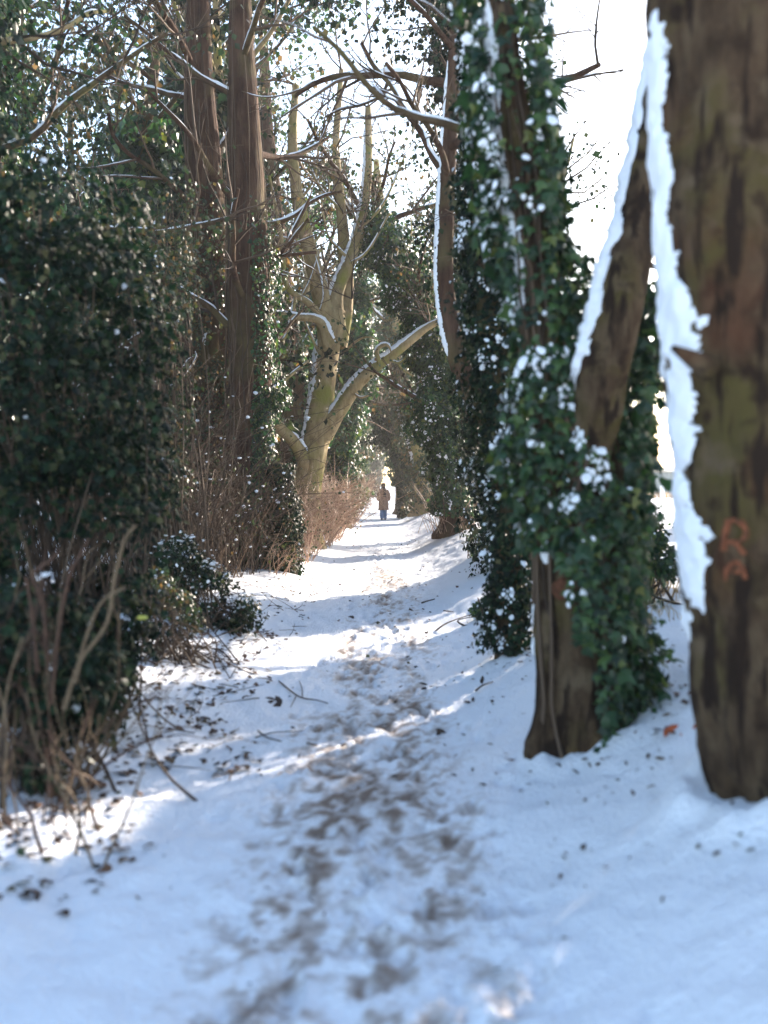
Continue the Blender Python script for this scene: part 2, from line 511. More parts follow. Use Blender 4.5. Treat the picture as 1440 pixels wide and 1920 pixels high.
FLECK_V = np.array([(0, .05, 0), (-.30, .22, 0), (-.36, .52, -.02), (-.12, .9, -.08), (.15, .86, -.08), (.36, .5, -.02), (.28, .2, 0), (0, .48, .20)])
FLECK_F = np.array([(7, 1, 0), (7, 2, 1), (7, 3, 2), (7, 4, 3), (7, 5, 4), (7, 6, 5), (7, 0, 6)])
TPL = {'fleck': (FLECK_V, FLECK_F), 'ivy': (LEAF_IVY_V, LEAF_IVY_F), 'mid': (LEAF_MID_V, LEAF_MID_F), 'far': (LEAF_FAR_V, LEAF_FAR_F), 'long': (LEAF_LONG_V, LEAF_LONG_F)}

def leaf_basis(n, rg, out, hang=.9, jit=.55, up=.25):
    tip = nrm(np.array((0, 0, -hang)) + rg.normal(0, jit, (n, 3)) + out * .25)
    nor = out + rg.normal(0, jit * .8, (n, 3)) + np.array((0, 0, up))
    nor = nrm(nor - tip * (nor * tip).sum(1)[:, None])
    side = np.cross(tip, nor)
    return np.stack([side, tip, nor], 2)          # columns: x, y, z

def add_leaves(mb, P, B, size, kind, rg, rnd=None):
    tv, tf = TPL[kind]
    n, k = len(P), len(tv)
    if n == 0: return
    size = np.broadcast_to(size, (n,))
    V = P[:, None] + np.einsum('nij,kj->nki', B, tv) * size[:, None, None]
    Fc = (tf[None] + (np.arange(n) * k)[:, None, None]).reshape(-1, 3)
    r = np.repeat(rg.random(n) if rnd is None else rnd, k)
    mb.add(V.reshape(-1, 3), Fc, r)

PIECES = {}
def leaf_objects(parent, P, B, size, matl, kind='ivy', name='leaf'):
    """The leaves that show largest, each an object of its own sharing one mesh per shade."""
    off = wloc(parent)
    for i in range(len(P)):
        sh = i % 5
        key = (matl.name, kind, sh)
        if key not in PIECES:
            tv, tf = TPL[kind]
            m = MB(); m.add(tv, tf, (sh + .5) / 5)
            PIECES[key] = m.mesh('leaf', smooth=False); PIECES[key].materials.append(matl)
        o = bpy.data.objects.new(name, PIECES[key])
        COL.objects.link(o)
        o.parent = parent
        mx = np.eye(4); mx[:3, :3] = B[i] * size[i]; mx[:3, 3] = P[i] - off
        o.matrix_basis = Matrix(mx.tolist())

ICO_V = nrm(np.array([(0, .53, .85), (0, -.53, .85), (.53, .85, 0), (-.53, .85, 0), (.85, 0, .53), (-.85, 0, .53), (0, .53, -.85), (0, -.53, -.85), (.53, -.85, 0), (-.53, -.85, 0), (.85, 0, -.53), (-.85, 0, -.53)]))
ICO_F = np.array([(0, 1, 4), (0, 4, 2), (0, 2, 3), (0, 3, 5), (0, 5, 1), (1, 8, 4), (4, 8, 10), (4, 10, 2), (2, 10, 6), (2, 6, 3), (3, 6, 11), (3, 11, 5), (5, 11, 9), (5, 9, 1), (1, 9, 8), (7, 8, 9), (7, 10, 8), (7, 6, 10), (7, 11, 6), (7, 9, 11)])

def blobs(mb, P, size, rg, flat=.5):
    n = len(P)
    if n == 0: return
    S = np.broadcast_to(size, (n,))[:, None] * np.column_stack([rg.uniform(.7, 1.3, n), rg.uniform(.7, 1.3, n), flat * rg.uniform(.7, 1.3, n)])
    V = P[:, None] + ICO_V[None] * S[:, None] * rg.uniform(.75, 1.25, (n, 12))[..., None]
    mb.add(V.reshape(-1, 3), (ICO_F[None] + (np.arange(n) * 12)[:, None, None]).reshape(-1, 3))

LEFTISH = nrm(np.array((-.9, -.35, .35)))

def ivy_on(C, Rr, rg, density, size, z0, z1, spread=.16, az=None, clump=.2, taper=True, low=1.0):
    """Leaf positions on a limb: returns P, outward, size, depth-in-coat (0 inside .. 1 outermost)."""
    C = np.asarray(C, float); Rr = np.broadcast_to(np.asarray(Rr, float), (len(C),))
    seg = np.linalg.norm(np.diff(C, axis=0), axis=1)
    area = (seg * 2 * math.pi * (Rr[1:] + spread * .6)).sum()
    n = int(area * density)
    cum = np.concatenate([[0], np.cumsum(seg)])
    s = rg.uniform(0, cum[-1], n)
    ctr = np.stack([np.interp(s, cum, C[:, k]) for k in range(3)], 1)
    rr = np.interp(s, cum, Rr)
    T = nrm(np.stack([np.interp(s, cum, np.gradient(C[:, k])) for k in range(3)], 1))
    th = rg.uniform(0, 2 * math.pi, n)
    ax = nrm(np.cross(T, np.array((0, 1.0, 0)) + 0 * T))
    ay = np.cross(T, ax)
    out = ax * np.cos(th)[:, None] + ay * np.sin(th)[:, None]
    q = rg.random(n) ** .6
    big = .50 + .95 * fbm(ctr[:, 0] * 2 + out[:, 0], ctr[:, 1] * 2 + out[:, 1], ctr[:, 2] * 1.6, int(rg.integers(99)))
    off = spread * np.clip(big, .12, 1.6) * q
    off = off * (low + (1 - low) * sst(1.6, 4.2, ctr[:, 2]))
    P = ctr + out * (rr + .01 + off)[:, None]
    keep = (P[:, 2] > z0) & (P[:, 2] < z1)
    keep &= fbm(P[:, 0] * 3.0, P[:, 1] * 3.0, P[:, 2] * 2.0, 3) > clump - 1.0
    if taper: keep &= rg.random(n) < np.clip((z1 - P[:, 2]) / 1.2, .0, 1)
    if az is not None: keep &= az(P, out, rg)
    sz = size * np.clip(rg.lognormal(-.12, .36, n), .35, 1.9)
    return P[keep], out[keep], sz[keep], q[keep]

def visible_rank(P, B, size, q, n):
    v = np.array((0, 0, EYE)) - P
    d = np.linalg.norm(v, axis=1)
    f = np.abs((B[:, :, 2] * (v / d[:, None])).sum(1))
    sc = size * size * f / d ** 2 * (q > .55)
    return np.argsort(-sc)[:n]

# limbs: a recursive generator of bare branches
def grow_limb(start, direction, length, r, rg, level, out, up=.25, bend=.35, kids=5, maxl=3):
    n = 6 if level < 2 else 4
    P = [np.array(start, float)]
    d = nrm(direction)
    for k in range(n):
        d = nrm(d + rg.normal(0, bend / n ** .5, 3) + np.array((0, 0, up / n)))
        P.append(P[-1] + d * length / n)
    P = np.array(P)
    out.append((level, P, r))
    if level < maxl:
        for k in range(kids):
            f = rg.uniform(.25, 1.0)
            i = min(int(f * n), n - 1)
            base = P[i] + (P[i + 1] - P[i]) * (f * n - i)
            dd = nrm(P[min(i + 1, n)] - P[i])
            side = nrm(np.cross(dd, rg.normal(0, 1, 3)))
            grow_limb(base, dd * .75 + side * rg.uniform(.5, 1.0), length * rg.uniform(.35, .6) * (1.1 - .4 * f), r * (1 - .6 * f) * .55 + .002, rg, level + 1, out, up, bend, kids, maxl)

def limb_parts(root, specs, matl, rg, snow, twigm='twig', snow_thick=.012, ivy=None):
    """level 1 limbs become branch objects, the finer wood one crown part; returns nothing."""
    tw = MB()
    sn = MB()
    for lv, P, r in specs:
        C = curve(P, len(P) * 2)
        if lv == 1:
            b = MB(); tube(b, C if root.location[1] < 40 else P, np.linspace(r, r * .45, len(C if root.location[1] < 40 else P)), 8 if root.location[1] < 40 else 5, .12, int(rg.integers(999)), 4)
            build('branch', b, matl, root)
        else:
            thin(tw, P if lv == 2 else P[::2], max(r, .004), max(r * .35, .0025), 4 if lv == 2 else 3, rg.random())
        if snow and lv <= (2 if len(specs) < 260 else 1) and abs(nrm(P[-1] - P[0])[2]) < .93:
            snow_cap(sn, C, np.linspace(r, r * .45, len(C)), (-.35, -.1, .9), .75, snow_thick + r * .35, int(rg.integers(999)), cover=-.25, fr=2.0, step=.10)
    if ivy:
        n_, size_, lm_ = ivy
        big = [P for lv, P, r in specs if lv <= 2]
        k = rg.integers(0, len(big), n_)
        A = np.stack([curve(P, 9) for P in big])
        Q = A[k, rg.integers(0, 8, n_)] + rg.normal(0, .22, (n_, 3)) - np.abs(rg.normal(0, .15, (n_, 1))) * (0, 0, 1)
        o_ = nrm(rg.normal(0, 1, (n_, 3)))
        lf = MB(); add_leaves(lf, Q, leaf_basis(n_, rg, o_), size_ * rg.uniform(.5, 1.3, n_), 'far', rg)
        build('hanging_ivy', lf, M[lm_], root, smooth=False, kind='stuff')
    if tw.twigs: build('crown', tw, M[twigm], root, kind='stuff')
    if sn.n: build('branch_snow', sn, M['snow'], root, kind='stuff')

def on_ground(p, sink=.06):
    p = np.array(p, float)
    p[2] = gz(p[0], p[1]) - sink
    return p

def pxpath(pts):
    """[(px, py, depth, radius), ...] -> rows x, y, z, radius."""
    return np.array([[*W(a, b, d), r] for a, b, d, r in pts])

def tree(name, label, cat, rows, matl, seed, ivy=None, snow=None, limbs=0, limb_z=(2.5, 6), limb_len=2.5, limb_r=.05, group=None,
         sides=18, amp=.10, flare=.35, leaf_parts=0, leafmat='ivy', leafkind='mid', twig_snow=True, kids=5, maxl=3, limb_dir=None, blob=None, up=.25, stems=0, limb_ivy=None):
    rg = np.random.default_rng(seed)
    rows = np.array(rows, float)
    g = gz(rows[0][0], rows[0][1])
    rows[0][2] = g - .12
    L = np.linalg.norm(np.diff(rows[:, :3], axis=0), axis=1).sum()
    cr = curve(rows, max(14, int(L / (.14 if rows[0][1] > 9 else .035 if sides > 60 else .06))))
    C, Rr = cr[:, :3], np.clip(cr[:, 3], .01, None)
    Rr = Rr * (1 + flare * np.exp(-np.clip(C[:, 2] - g, 0, 9) / .28))
    root = thing(name, (rows[0][0], rows[0][1], g), label, cat, group)
    tb = MB(); tube(tb, C, Rr, sides, amp, seed, 4.0 if sides > 30 else 2.6, flute=.05, root=(g, .30, .16))
    build('trunk', tb, M[matl], root)
    if stems:
        sm = MB()
        for k in range(stems):
            a0 = rg.uniform(0, 6.28); i0 = int(rg.integers(0, len(C) // 2)); i1 = int(min(len(C) - 1, i0 + rg.integers(len(C) // 4, len(C))))
            ii = np.linspace(i0, i1, 14).astype(int)
            aa = a0 + np.cumsum(rg.normal(0, .16, 14))
            T, A, B = frames(C)
            Q = C[ii] + (A[ii] * np.cos(aa)[:, None] + B[ii] * np.sin(aa)[:, None]) * (Rr[ii] * 1.02 + rg.uniform(0, .02))[:, None]
            thin(sm, curve(Q, 24), rg.uniform(.006, .016), .004, 4, rg.random())
        build('vine_stems', sm, M['twig'], root, kind='stuff')
    if limbs:
        specs = []
        for k in range(limbs):
            z = rg.uniform(*limb_z)
            i = int(np.argmin(np.abs(C[:, 2] - g - z)))
            a = rg.uniform(0, 2 * math.pi) if limb_dir is None else rg.normal(limb_dir[0], limb_dir[1])
            dv = np.array((math.cos(a), math.sin(a), rg.uniform(.15, .9)))
            f = rg.uniform(.7, 1.25)
            grow_limb(C[i], dv, limb_len * f, min(limb_r * f, Rr[i] * .7), rg, 1, specs, up=up, kids=kids, maxl=maxl)
        limb_parts(root, specs, M[matl], rg, twig_snow, ivy=limb_ivy)
    if ivy:
        P, out, sz, q = ivy_on(C, Rr, rg, **ivy)
        B = leaf_basis(len(P), rg, out)
        mb = MB()
        m = np.ones(len(P), bool)
        if leaf_parts:
            top = visible_rank(P, B, sz, q, leaf_parts)
            m[top] = False
        if rows[0][1] > 20: leafkind = 'far'
        add_leaves(mb, P[m], B[m], sz[m], leafkind, rg)
        io = build('ivy', mb, M[leafmat], root, smooth=False, kind='stuff')
        if leaf_parts:
            leaf_objects(io, P[top], B[top], sz[top], M[leafmat], 'ivy')
        if blob:
            dens = .03 + 1.9 * sst(.10, .6, fbm(P[:, 0] * 4.5, P[:, 1] * 4.5, P[:, 2] * 3.4, seed + 5)) * np.clip(.35 + out @ LEFTISH, 0, 1)
            face = (q > .5) & (rg.random(len(P)) < blob[0] * 2.2 * dens)
            if len(blob) > 2:
                cand = np.where((q > .55) & (out @ LEFTISH > .15))[0]
                for ci in rg.choice(cand, blob[2]):
                    dv_ = (P - P[ci]) * (1, 1, .6)
                    face |= ((dv_ ** 2).sum(1) < rg.uniform(.025, .075) ** 2) & (q > .4)
            sb = MB(); add_leaves(sb, P[face] + B[face][:, :, 2] * .006, B[face], sz[face] * rg.uniform(.3, 1.05, face.sum()), 'fleck', rg)
            if sb.n: build('snow_flecks', sb, M['snow'], root, kind='stuff')
    if snow:
        sb = MB()
        lo, hi, opt = snow
        k = (C[:, 2] - g > lo) & (C[:, 2] - g < hi)
        snow_cap(sb, C[k], Rr[k], opt.pop('d', LEFTISH), seed=seed, **opt)
        if sb.n: build('trunk_snow', sb, M['snow'], root, kind='stuff')
    return root, C, Rr, rg

def limb(root, pts, matl, seed, snow=None, name='branch', sides=12, amp=.10, n=None, trim=0.0):
    c = curve(pxpath(pts) if len(pts[0]) == 4 else np.array(pts), n or max(10, len(pts) * 6))
    b = MB(); tube(b, c[:, :3], c[:, 3], sides, amp, seed, 3.0)
    o = build(name, b, M[matl], root)
    if snow:
        k0 = int(len(c) * trim); s = MB(); snow_cap(s, c[k0:, :3], c[k0:, 3], seed=seed, **snow)
        if s.n: build('snow', s, M['snow'], o, kind='stuff')
    return o, c

#@@TREES
# ------------------------------------------------------------------ trees along the right bank, near to far
# the blurred trunk at the edge
root, C, Rr, rg = tree('beech_tree', 'thick bare trunk with a wide white snow stripe, cut by the right edge', 'tree',
    pxpath([(1572, 1580, 4.0, .36), (1502, 1400, 4.0, .335), (1462, 1200, 4.0, .325), (1442, 1020, 4.0, .325), (1428, 850, 4.0, .32), (1408, 650, 4.0, .315), (1390, 450, 4.0, .31), (1375, 200, 4.0, .30), (1368, -100, 4.0, .29)]),
    'bark_near', 3, sides=110, amp=.085, flare=.12, snow=(.42, 5.2, dict(d=(-.95, .34, .1), width=.82, thick=.028, cover=-1.2, fr=2.6, step=.011)))
sb = MB()
limb(root, [(1330, 690, 3.78, .05), (1290, 668, 3.72, .028), (1262, 652, 3.68, .012)], 'bark_near', 5, name='branch_stub')
# painted marks on that trunk (two rust-red letters, partly beyond the picture)
def paint_stroke(px_pts, wd, parent):
    pts = []
    for a, b in px_pts:
        o0 = np.array((0, 0, EYE)); d0 = nrm(W(a, b, 4.0) - o0)
        i = int(np.argmin(np.abs(C[:, 2] - W(a, b, 4.0)[2])))
        c0, r0 = C[i], Rr[i] * 1.0
        # meet the trunk's round side
        oc = o0[:2] - c0[:2]; dd = d0[:2]
        aa, bb, cc = dd @ dd, 2 * oc @ dd, oc @ oc - r0 * r0
        disc = max(bb * bb - 4 * aa * cc, 0)
        t = (-bb - math.sqrt(disc)) / (2 * aa)
        pts.append(o0 + d0 * t)
    Cc = curve(np.array(pts), len(pts) * 8)
    mb = MB()
    T = nrm(np.gradient(Cc, axis=0)); n = np.column_stack([Cc[:, :2] - [C[int(np.argmin(np.abs(C[:, 2] - z)))][:2] for z in Cc[:, 2]], 0 * Cc[:, 2]])
    n = nrm(n); s = nrm(np.cross(T, n))
    wv = wd * (1 + .45 * vn2(np.arange(len(Cc)) * .7, 3, 4))
    V = np.stack([Cc - s * wv[:, None] - n * .03, Cc - s * wv[:, None] * .8 + n * .017, Cc + s * wv[:, None] * .8 + n * .017, Cc + s * wv[:, None] - n * .03], 1)
    k = np.arange(len(Cc) * 4).reshape(-1, 4)
    q = np.concatenate([np.stack([k[:-1, m], k[:-1, m + 1], k[1:, m + 1], k[1:, m]], -1) for m in range(3)])
    mb.add(V.reshape(-1, 3), q)
    return build('painted_stroke', mb, M['paint'], parent)
paint_stroke([(1367, 975), (1362, 1000), (1358, 1032)], .012, root)
paint_stroke([(1367, 975), (1390, 980), (1400, 998), (1390, 1014), (1364, 1016)], .011, root)
paint_stroke([(1380, 1016), (1398, 1040)], .010, root)
paint_stroke([(1362, 1088), (1368, 1064), (1384, 1052)], .011, root)
paint_stroke([(1384, 1052), (1393, 1066), (1400, 1086)], .011, root)
paint_stroke([(1366, 1071), (1394, 1072)], .008, root)

# the ivy-clad forked tree with a bare brown foot
def near_az(P, out, rg):
    # leave the lower left of the stem bare, and the two big limbs free
    z = P[:, 2]
    x = (P[:, 0] / P[:, 1]) * F + 720
    py = 960 - (P[:, 2] - EYE) / P[:, 1] * F
    bare = (py > 1075) & (x < 1045 + (py - 1060) * .20 + 14 * vn2(py * .03, 1, 3)) & (py < 1430)
    bare |= (py < 700) & (x < 1040 - (700 - py) * .1) & (x > 975 - (700 - py) * .12) & (rg.random(len(P)) < .8)
    bare |= (py > 1270) & (x < 1120)
    return ~bare
root, C, Rr, rg = tree('ivy_clad_tree', 'forked trunk wrapped in glossy green ivy, lower foot bare brown bark', 'tree',
    pxpath([(1098, 1400, 5.5, .235), (1092, 1300, 5.5, .235), (1086, 1180, 5.5, .235), (1086, 1050, 5.5, .235), (1090, 920, 5.5, .24), (1080, 830, 5.5, .21), (1052, 740, 5.5, .16), (1022, 640, 5.5, .14), (1003, 504, 5.5, .13), (985, 350, 5.5, .115), (950, 150, 5.5, .09), (930, -80, 5.5, .07)]),
    'bark_near', 8, sides=90, amp=.10, flare=.12,
    ivy=dict(density=1500, size=.060, z0=.22, z1=5.0, spread=.20, az=near_az, clump=.0), leaf_parts=300, leafkind='ivy', blob=(.07, .018, 60), stems=30)
limb(root, [(1100, 870, 5.44, .10), (1116, 800, 5.33, .122), (1132, 700, 5.27, .132), (1152, 610, 5.27, .13), (1174, 510, 5.30, .122), (1200, 380, 5.4, .10), (1235, 180, 5.5, .085), (1280, -60, 5.6, .07)], 'bark_near', 9,
     snow=dict(d=(-1, .12, .4), width=.75, thick=.035, cover=-1.2, fr=3.0, step=.02), sides=70, trim=.24)
hb = MB(); c = W(1040, 1092, 5.5)
i_ = int(np.argmin(np.abs(C[:, 2] - c[2]))); n_ = nrm(np.array((-.55, -.83, 0))); c = C[i_] + n_ * Rr[i_] * 1.03
tube(hb, np.array([c - n_ * .05, c - n_ * .004, c + n_ * .006, c + n_ * .004]), [.06, .055, .045, .02], 18, .3, 3, 14)
build('pruned_knot', hb, M['heart'], root)
for lo_, hi_, w_, dd, cv in ((1080, 985, .75, (-.85, -.5, 0), -2), (1340, 1075, .34, (-1, .12, 0), -.45), (985, 860, .4, (-.9, -.2, .1), -.2)):
    z0_, z1_ = W(1060, lo_, 5.5)[2], W(1060, hi_, 5.5)[2]
    k = (C[:, 2] > z0_) & (C[:, 2] < z1_)
    sb = MB(); snow_cap(sb, C[k], Rr[k], dd, w_, .022, int(lo_), cover=cv, fr=2.6, step=.025)
    build('trunk_snow', sb, M['snow'], root, kind='stuff')
k = (C[:, 2] > W(1, 640, 5.5)[2]) & (C[:, 2] < 4.6)
sb = MB(); snow_cap(sb, C[k], Rr[k], (-1, -.1, .2), .75, .03, 77, cover=-.6, fr=3.0, step=.025)
build('trunk_snow', sb, M['snow'], root, kind='stuff')
# ivy round the right of the fork and trailing at the foot
rg2 = np.random.default_rng(77)
P1, o1, s1, q1 = ivy_on(curve(pxpath([(1150, 1310, 5.5, .1), (1155, 1150, 5.5, .12), (1160, 1000, 5.5, .12), (1175, 850, 5.5, .13), (1190, 740, 5.5, .12), (1215, 600, 5.6, .07), (1225, 520, 5.6, .05)]), 60)[:, :3], .07, rg2, 1000, .068, .3, 3.4, .16)
P2, o2, s2, q2 = ivy_on(curve(pxpath([(1130, 1345, 5.4, .1), (1180, 1310, 5.5, .1), (1230, 1270, 5.7, .1)]), 30)[:, :3] - (0, 0, .03), .03, rg2, 900, .065, .0, 2, .10, taper=False)
P, o_, s_ = np.concatenate([P1, P2]), np.concatenate([o1, o2]), np.concatenate([s1, s2])
mb = MB(); add_leaves(mb, P, leaf_basis(len(P), rg2, o_), s_, 'ivy', rg2)
build('ivy', mb, M['ivy'], root, smooth=False, kind='stuff')

# slim ivy column behind it
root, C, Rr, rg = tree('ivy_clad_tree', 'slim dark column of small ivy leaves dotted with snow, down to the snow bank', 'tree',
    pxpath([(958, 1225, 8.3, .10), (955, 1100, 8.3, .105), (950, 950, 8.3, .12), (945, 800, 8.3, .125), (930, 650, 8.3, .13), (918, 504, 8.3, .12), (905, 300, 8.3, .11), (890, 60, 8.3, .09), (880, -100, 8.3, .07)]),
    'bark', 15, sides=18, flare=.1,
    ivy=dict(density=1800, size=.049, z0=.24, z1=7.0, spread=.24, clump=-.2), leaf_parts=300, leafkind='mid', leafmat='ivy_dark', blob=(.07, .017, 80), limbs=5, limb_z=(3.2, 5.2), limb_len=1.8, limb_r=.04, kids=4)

# the leaning red-brown stem with a snow edge
root, C, Rr, rg = tree('leaning_tree', 'slim leaning red-brown stem with a thin snow edge, rising out of ivy', 'tree',
    pxpath([(960, 1070, 14.5, .20), (945, 950, 14.5, .19), (915, 830, 14.5, .17), (888, 750, 14.5, .15), (862, 680, 14.5, .145), (843, 600, 14.5, .14), (834, 504, 14.5, .135), (838, 350, 14.5, .12), (850, 150, 14.5, .10), (860, -60, 14.5, .07)]),
    'red_bark', 21, sides=18, flare=.2, ivy=dict(density=1150, size=.066, z0=.3, z1=3.1, spread=.42, clump=-.15), leafmat='ivy_dark', blob=(.08, .022),
    snow=(2.9, 7.5, dict(d=(-1, -.2, .2), width=.5, thick=.03, cover=-.5, fr=1.2, step=.05)), limbs=5, limb_z=(5.5, 8), limb_len=2.6, limb_r=.06)

# thick ivied tree leaning over the path
root, C, Rr, rg = tree('ivy_clad_tree', 'ivy-covered tree leaning over the path, reddish brushy foot on the bank', 'tree',
    pxpath([(856, 1012, 24.5, .34), (850, 940, 24.5, .32), (838, 850, 24.5, .30), (822, 760, 24.5, .27), (802, 670, 24.5, .25), (788, 600, 24.5, .22), (765, 540, 24.5, .20), (735, 490, 24.5, .17), (710, 420, 24.5, .13), (700, 330, 24.5, .09)]),
    'red_bark', 27, flare=.5, ivy=dict(density=1300, size=.08, z0=.9, z1=8.5, spread=.75, clump=-.05, low=.45), leafmat='ivy', blob=(.12, .03),
    limbs=12, limb_z=(2.0, 8), limb_len=2.6, limb_r=.06, kids=6, stems=12, limb_ivy=(4000, .09, 'ivy_brown'))
rg2 = np.random.default_rng(5)
tw = MB()
b0 = np.array((C[0][0], C[0][1], gz(C[0][0], C[0][1])))
for k in range(160):
    a = rg2.uniform(0, 6.28); p0 = b0 + (rg2.normal(0, .35), rg2.normal(0, .3), -.02); h = rg2.uniform(.4, 1.3)
    thin(tw, curve([p0, p0 + (math.cos(a) * .2, math.sin(a) * .2, h * .6), p0 + (math.cos(a) * .55, math.sin(a) * .5, h)], 6), .008, .003, 3, rg2.random())
build('shoots', tw, M['bramble'], root, kind='stuff')

# pale leaning trunk further back, with a broad brown base
tree('leaning_tree', 'broad pale brown trunk bending left, second beyond the walker at the right bank', 'tree',
    pxpath([(806, 965, 42, .55), (800, 915, 42, .50), (786, 850, 42, .40), (765, 785, 42, .36), (750, 725, 42, .33), (742, 660, 42, .31), (737, 590, 42, .29), (728, 500, 42, .25), (715, 400, 42, .2), (705, 300, 42, .12)]),
    'beech', 33, flare=.35, ivy=dict(density=300, size=.12, z0=.5, z1=9, spread=.6, clump=.7), leafmat='ivy_brown', snow=(1.5, 8, dict(d=(-.9, -.3, .4), width=.5, thick=.04, cover=.0, fr=.8, step=.1)),
    limbs=7, limb_z=(5, 11), limb_len=3.5, limb_r=.09)
tree('ivy_clad_tree', 'trunk smothered in dark ivy just beside the walker, leaning over the path', 'tree',
    pxpath([(770, 958, 47, .42), (766, 910, 47, .40), (758, 860, 47, .36), (742, 810, 47, .32), (722, 770, 47, .28), (700, 730, 47, .22), (680, 690, 47, .15)]),
    'bark', 35, flare=.3, ivy=dict(density=420, size=.13, z0=.15, z1=8.5, spread=1.0, clump=-.2, low=.25), leafmat='ivy_dark', limbs=9, limb_z=(3, 7), limb_len=3, limb_r=.07, limb_ivy=(3500, .14, 'ivy'))
tree('ivy_clad_tree', 'narrow bare-sided trunk at the bright end of the path', 'tree',
    pxpath([(752, 945, 55, .30), (750, 880, 55, .28), (745, 800, 55, .25), (735, 700, 55, .2), (725, 560, 55, .12)]),
    'bark', 36, flare=.3, ivy=dict(density=260, size=.14, z0=1.6, z1=12, spread=1.2, clump=.0, low=.2), leafmat='ivy', limbs=6, limb_z=(4, 9), limb_len=3, limb_r=.07)

# ------------------------------------------------------------------ left side
# the big forked tree with snow along its limbs
SN = dict(d=(-.95, -.25, .3), thick=.045, cover=-.9, fr=1.0, step=.05)
root, C, Rr, rg = tree('beech_tree', 'big olive-barked forked tree with a snowy limb reaching over the path', 'tree',
    pxpath([(566, 985, 24, 0.417), (575, 920, 24, 0.355), (588, 850, 24, 0.329), (600, 790, 24, 0.323), (605, 730, 24, 0.287), (612, 670, 24, 0.282), (622, 615, 24, 0.303), (628, 580, 24, 0.261)]),
    'beech', 41, sides=32, amp=.06, flare=.25, snow=(1.7, 5.0, dict(d=(-1, -.28, .1), width=.5, thick=.06, cover=-1.4, fr=.9, step=.04)))
limb(root, [(620, 640, 24, 0.312), (606, 575, 23.9, 0.234), (594, 525, 23.8, 0.203), (580, 470, 23.7, 0.179), (560, 380, 23.5, 0.156), (548, 270, 23.4, 0.117), (555, 160, 23.3, 0.078)], 'beech', 42)
limb(root, [(626, 610, 24, 0.300), (630, 560, 24, 0.195), (640, 525, 24, 0.165), (655, 490, 24, 0.150), (675, 430, 24.1, 0.128), (690, 330, 24.2, 0.105), (690, 200, 24.4, 0.068)], 'beech', 43, dict(SN, width=.7))
limb(root, [(634, 650, 24.1, 0.218), (645, 595, 24.2, 0.187), (650, 545, 24.3, 0.164), (648, 495, 24.4, 0.156), (640, 400, 24.5, 0.133), (630, 280, 24.6, 0.094), (640, 130, 24.7, 0.062)], 'beech', 44)
lo, lc = limb(root, [(607, 815, 23.95, 0.248), (628, 782, 23.85, 0.196), (645, 755, 23.8, 0.181), (668, 720, 23.75, 0.165), (692, 697, 23.7, 0.150), (715, 680, 23.7, 0.134), (742, 660, 23.6, 0.119), (772, 636, 23.5, 0.103), (805, 612, 23.4, 0.077), (850, 590, 23.2, 0.052)], 'beech', 45, dict(SN, d=(-.45, -.25, .9), width=.78, cover=-1.5), sides=16)
limb(root, [(712, 684, 23.6, 0.060), (707, 660, 23.5, 0.054), (716, 648, 23.45, 0.048), (728, 648, 23.4, 0.036), (734, 662, 23.4, 0.008)], 'beech', 46, dict(SN, d=(0, -.2, 1), width=.9, thick=.03), name='curled_twig', sides=8)
limb(root, [(580, 880, 23.9, 0.216), (560, 842, 23.7, 0.156), (545, 822, 23.5, 0.144), (528, 806, 23.4, 0.132), (510, 782, 23.2, 0.120), (495, 740, 23.0, 0.084)], 'beech', 47, dict(SN, d=(.4, -.2, .9), width=.4, cover=.1))
limb(root, [(617, 650, 23.8, 0.180), (606, 612, 23.7, 0.120), (590, 598, 23.6, 0.090), (560, 595, 23.4, 0.078), (528, 590, 23.2, 0.072), (490, 588, 23, 0.060), (450, 570, 22.8, 0.042)], 'beech', 48, dict(SN, d=(0, -.2, 1), width=.85, thick=.04))
lo, lc = limb(root, [(611, 615, 23.8, 0.120), (598, 588, 23.7, 0.090), (575, 566, 23.5, 0.078), (553, 552, 23.4, 0.072), (538, 535, 23.3, 0.066), (532, 500, 23.2, 0.060), (525, 430, 23.1, 0.048), (505, 330, 23.0, 0.030)], 'beech', 49, dict(SN, d=(.3, -.3, .9), width=.5, cover=.0))
limb(root, [(538, 535, 23.3, 0.054), (518, 552, 23.2, 0.046), (494, 568, 23.1, 0.036), (470, 590, 23, 0.024)], 'beech', 50, dict(SN, d=(0, -.2, 1), width=1.0, thick=.035))
limb(root, [(556, 548, 23.4, 0.036), (540, 620, 23.3, 0.034), (528, 640, 23.3, 0.026)], 'beech', 51, dict(SN, d=(-1, -.3, .2), width=1.1, thick=.04, cover=-.2))
for k, pts in enumerate([[(597, 660), (583, 630), (570, 600)], [(640, 665), (668, 640), (690, 632), (715, 640)], [(600, 590), (608, 545), (590, 470)], [(566, 560), (585, 520), (600, 470)],
                         [(660, 735), (675, 745), (690, 742)], [(738, 664), (752, 690), (775, 705)], [(726, 672), (745, 680), (760, 672)], [(655, 495), (690, 470), (730, 400)], [(648, 480), (615, 440), (600, 360)],
                         [(575, 470), (545, 450), (500, 440)], [(560, 380), (590, 330), (600, 240)], [(675, 430), (720, 380), (760, 290)], [(645, 400), (600, 350), (570, 280)]]):
    q = [(a, b, 23.7 - .1 * i, .035 - .008 * i) for i, (a, b) in enumerate(pts)]
    limb(root, q, 'beech', 60 + k, dict(SN, d=(-.3, -.2, .9), width=.9, thick=.02, cover=-.1), sides=6)
rg2 = np.random.default_rng(12)
specs = []
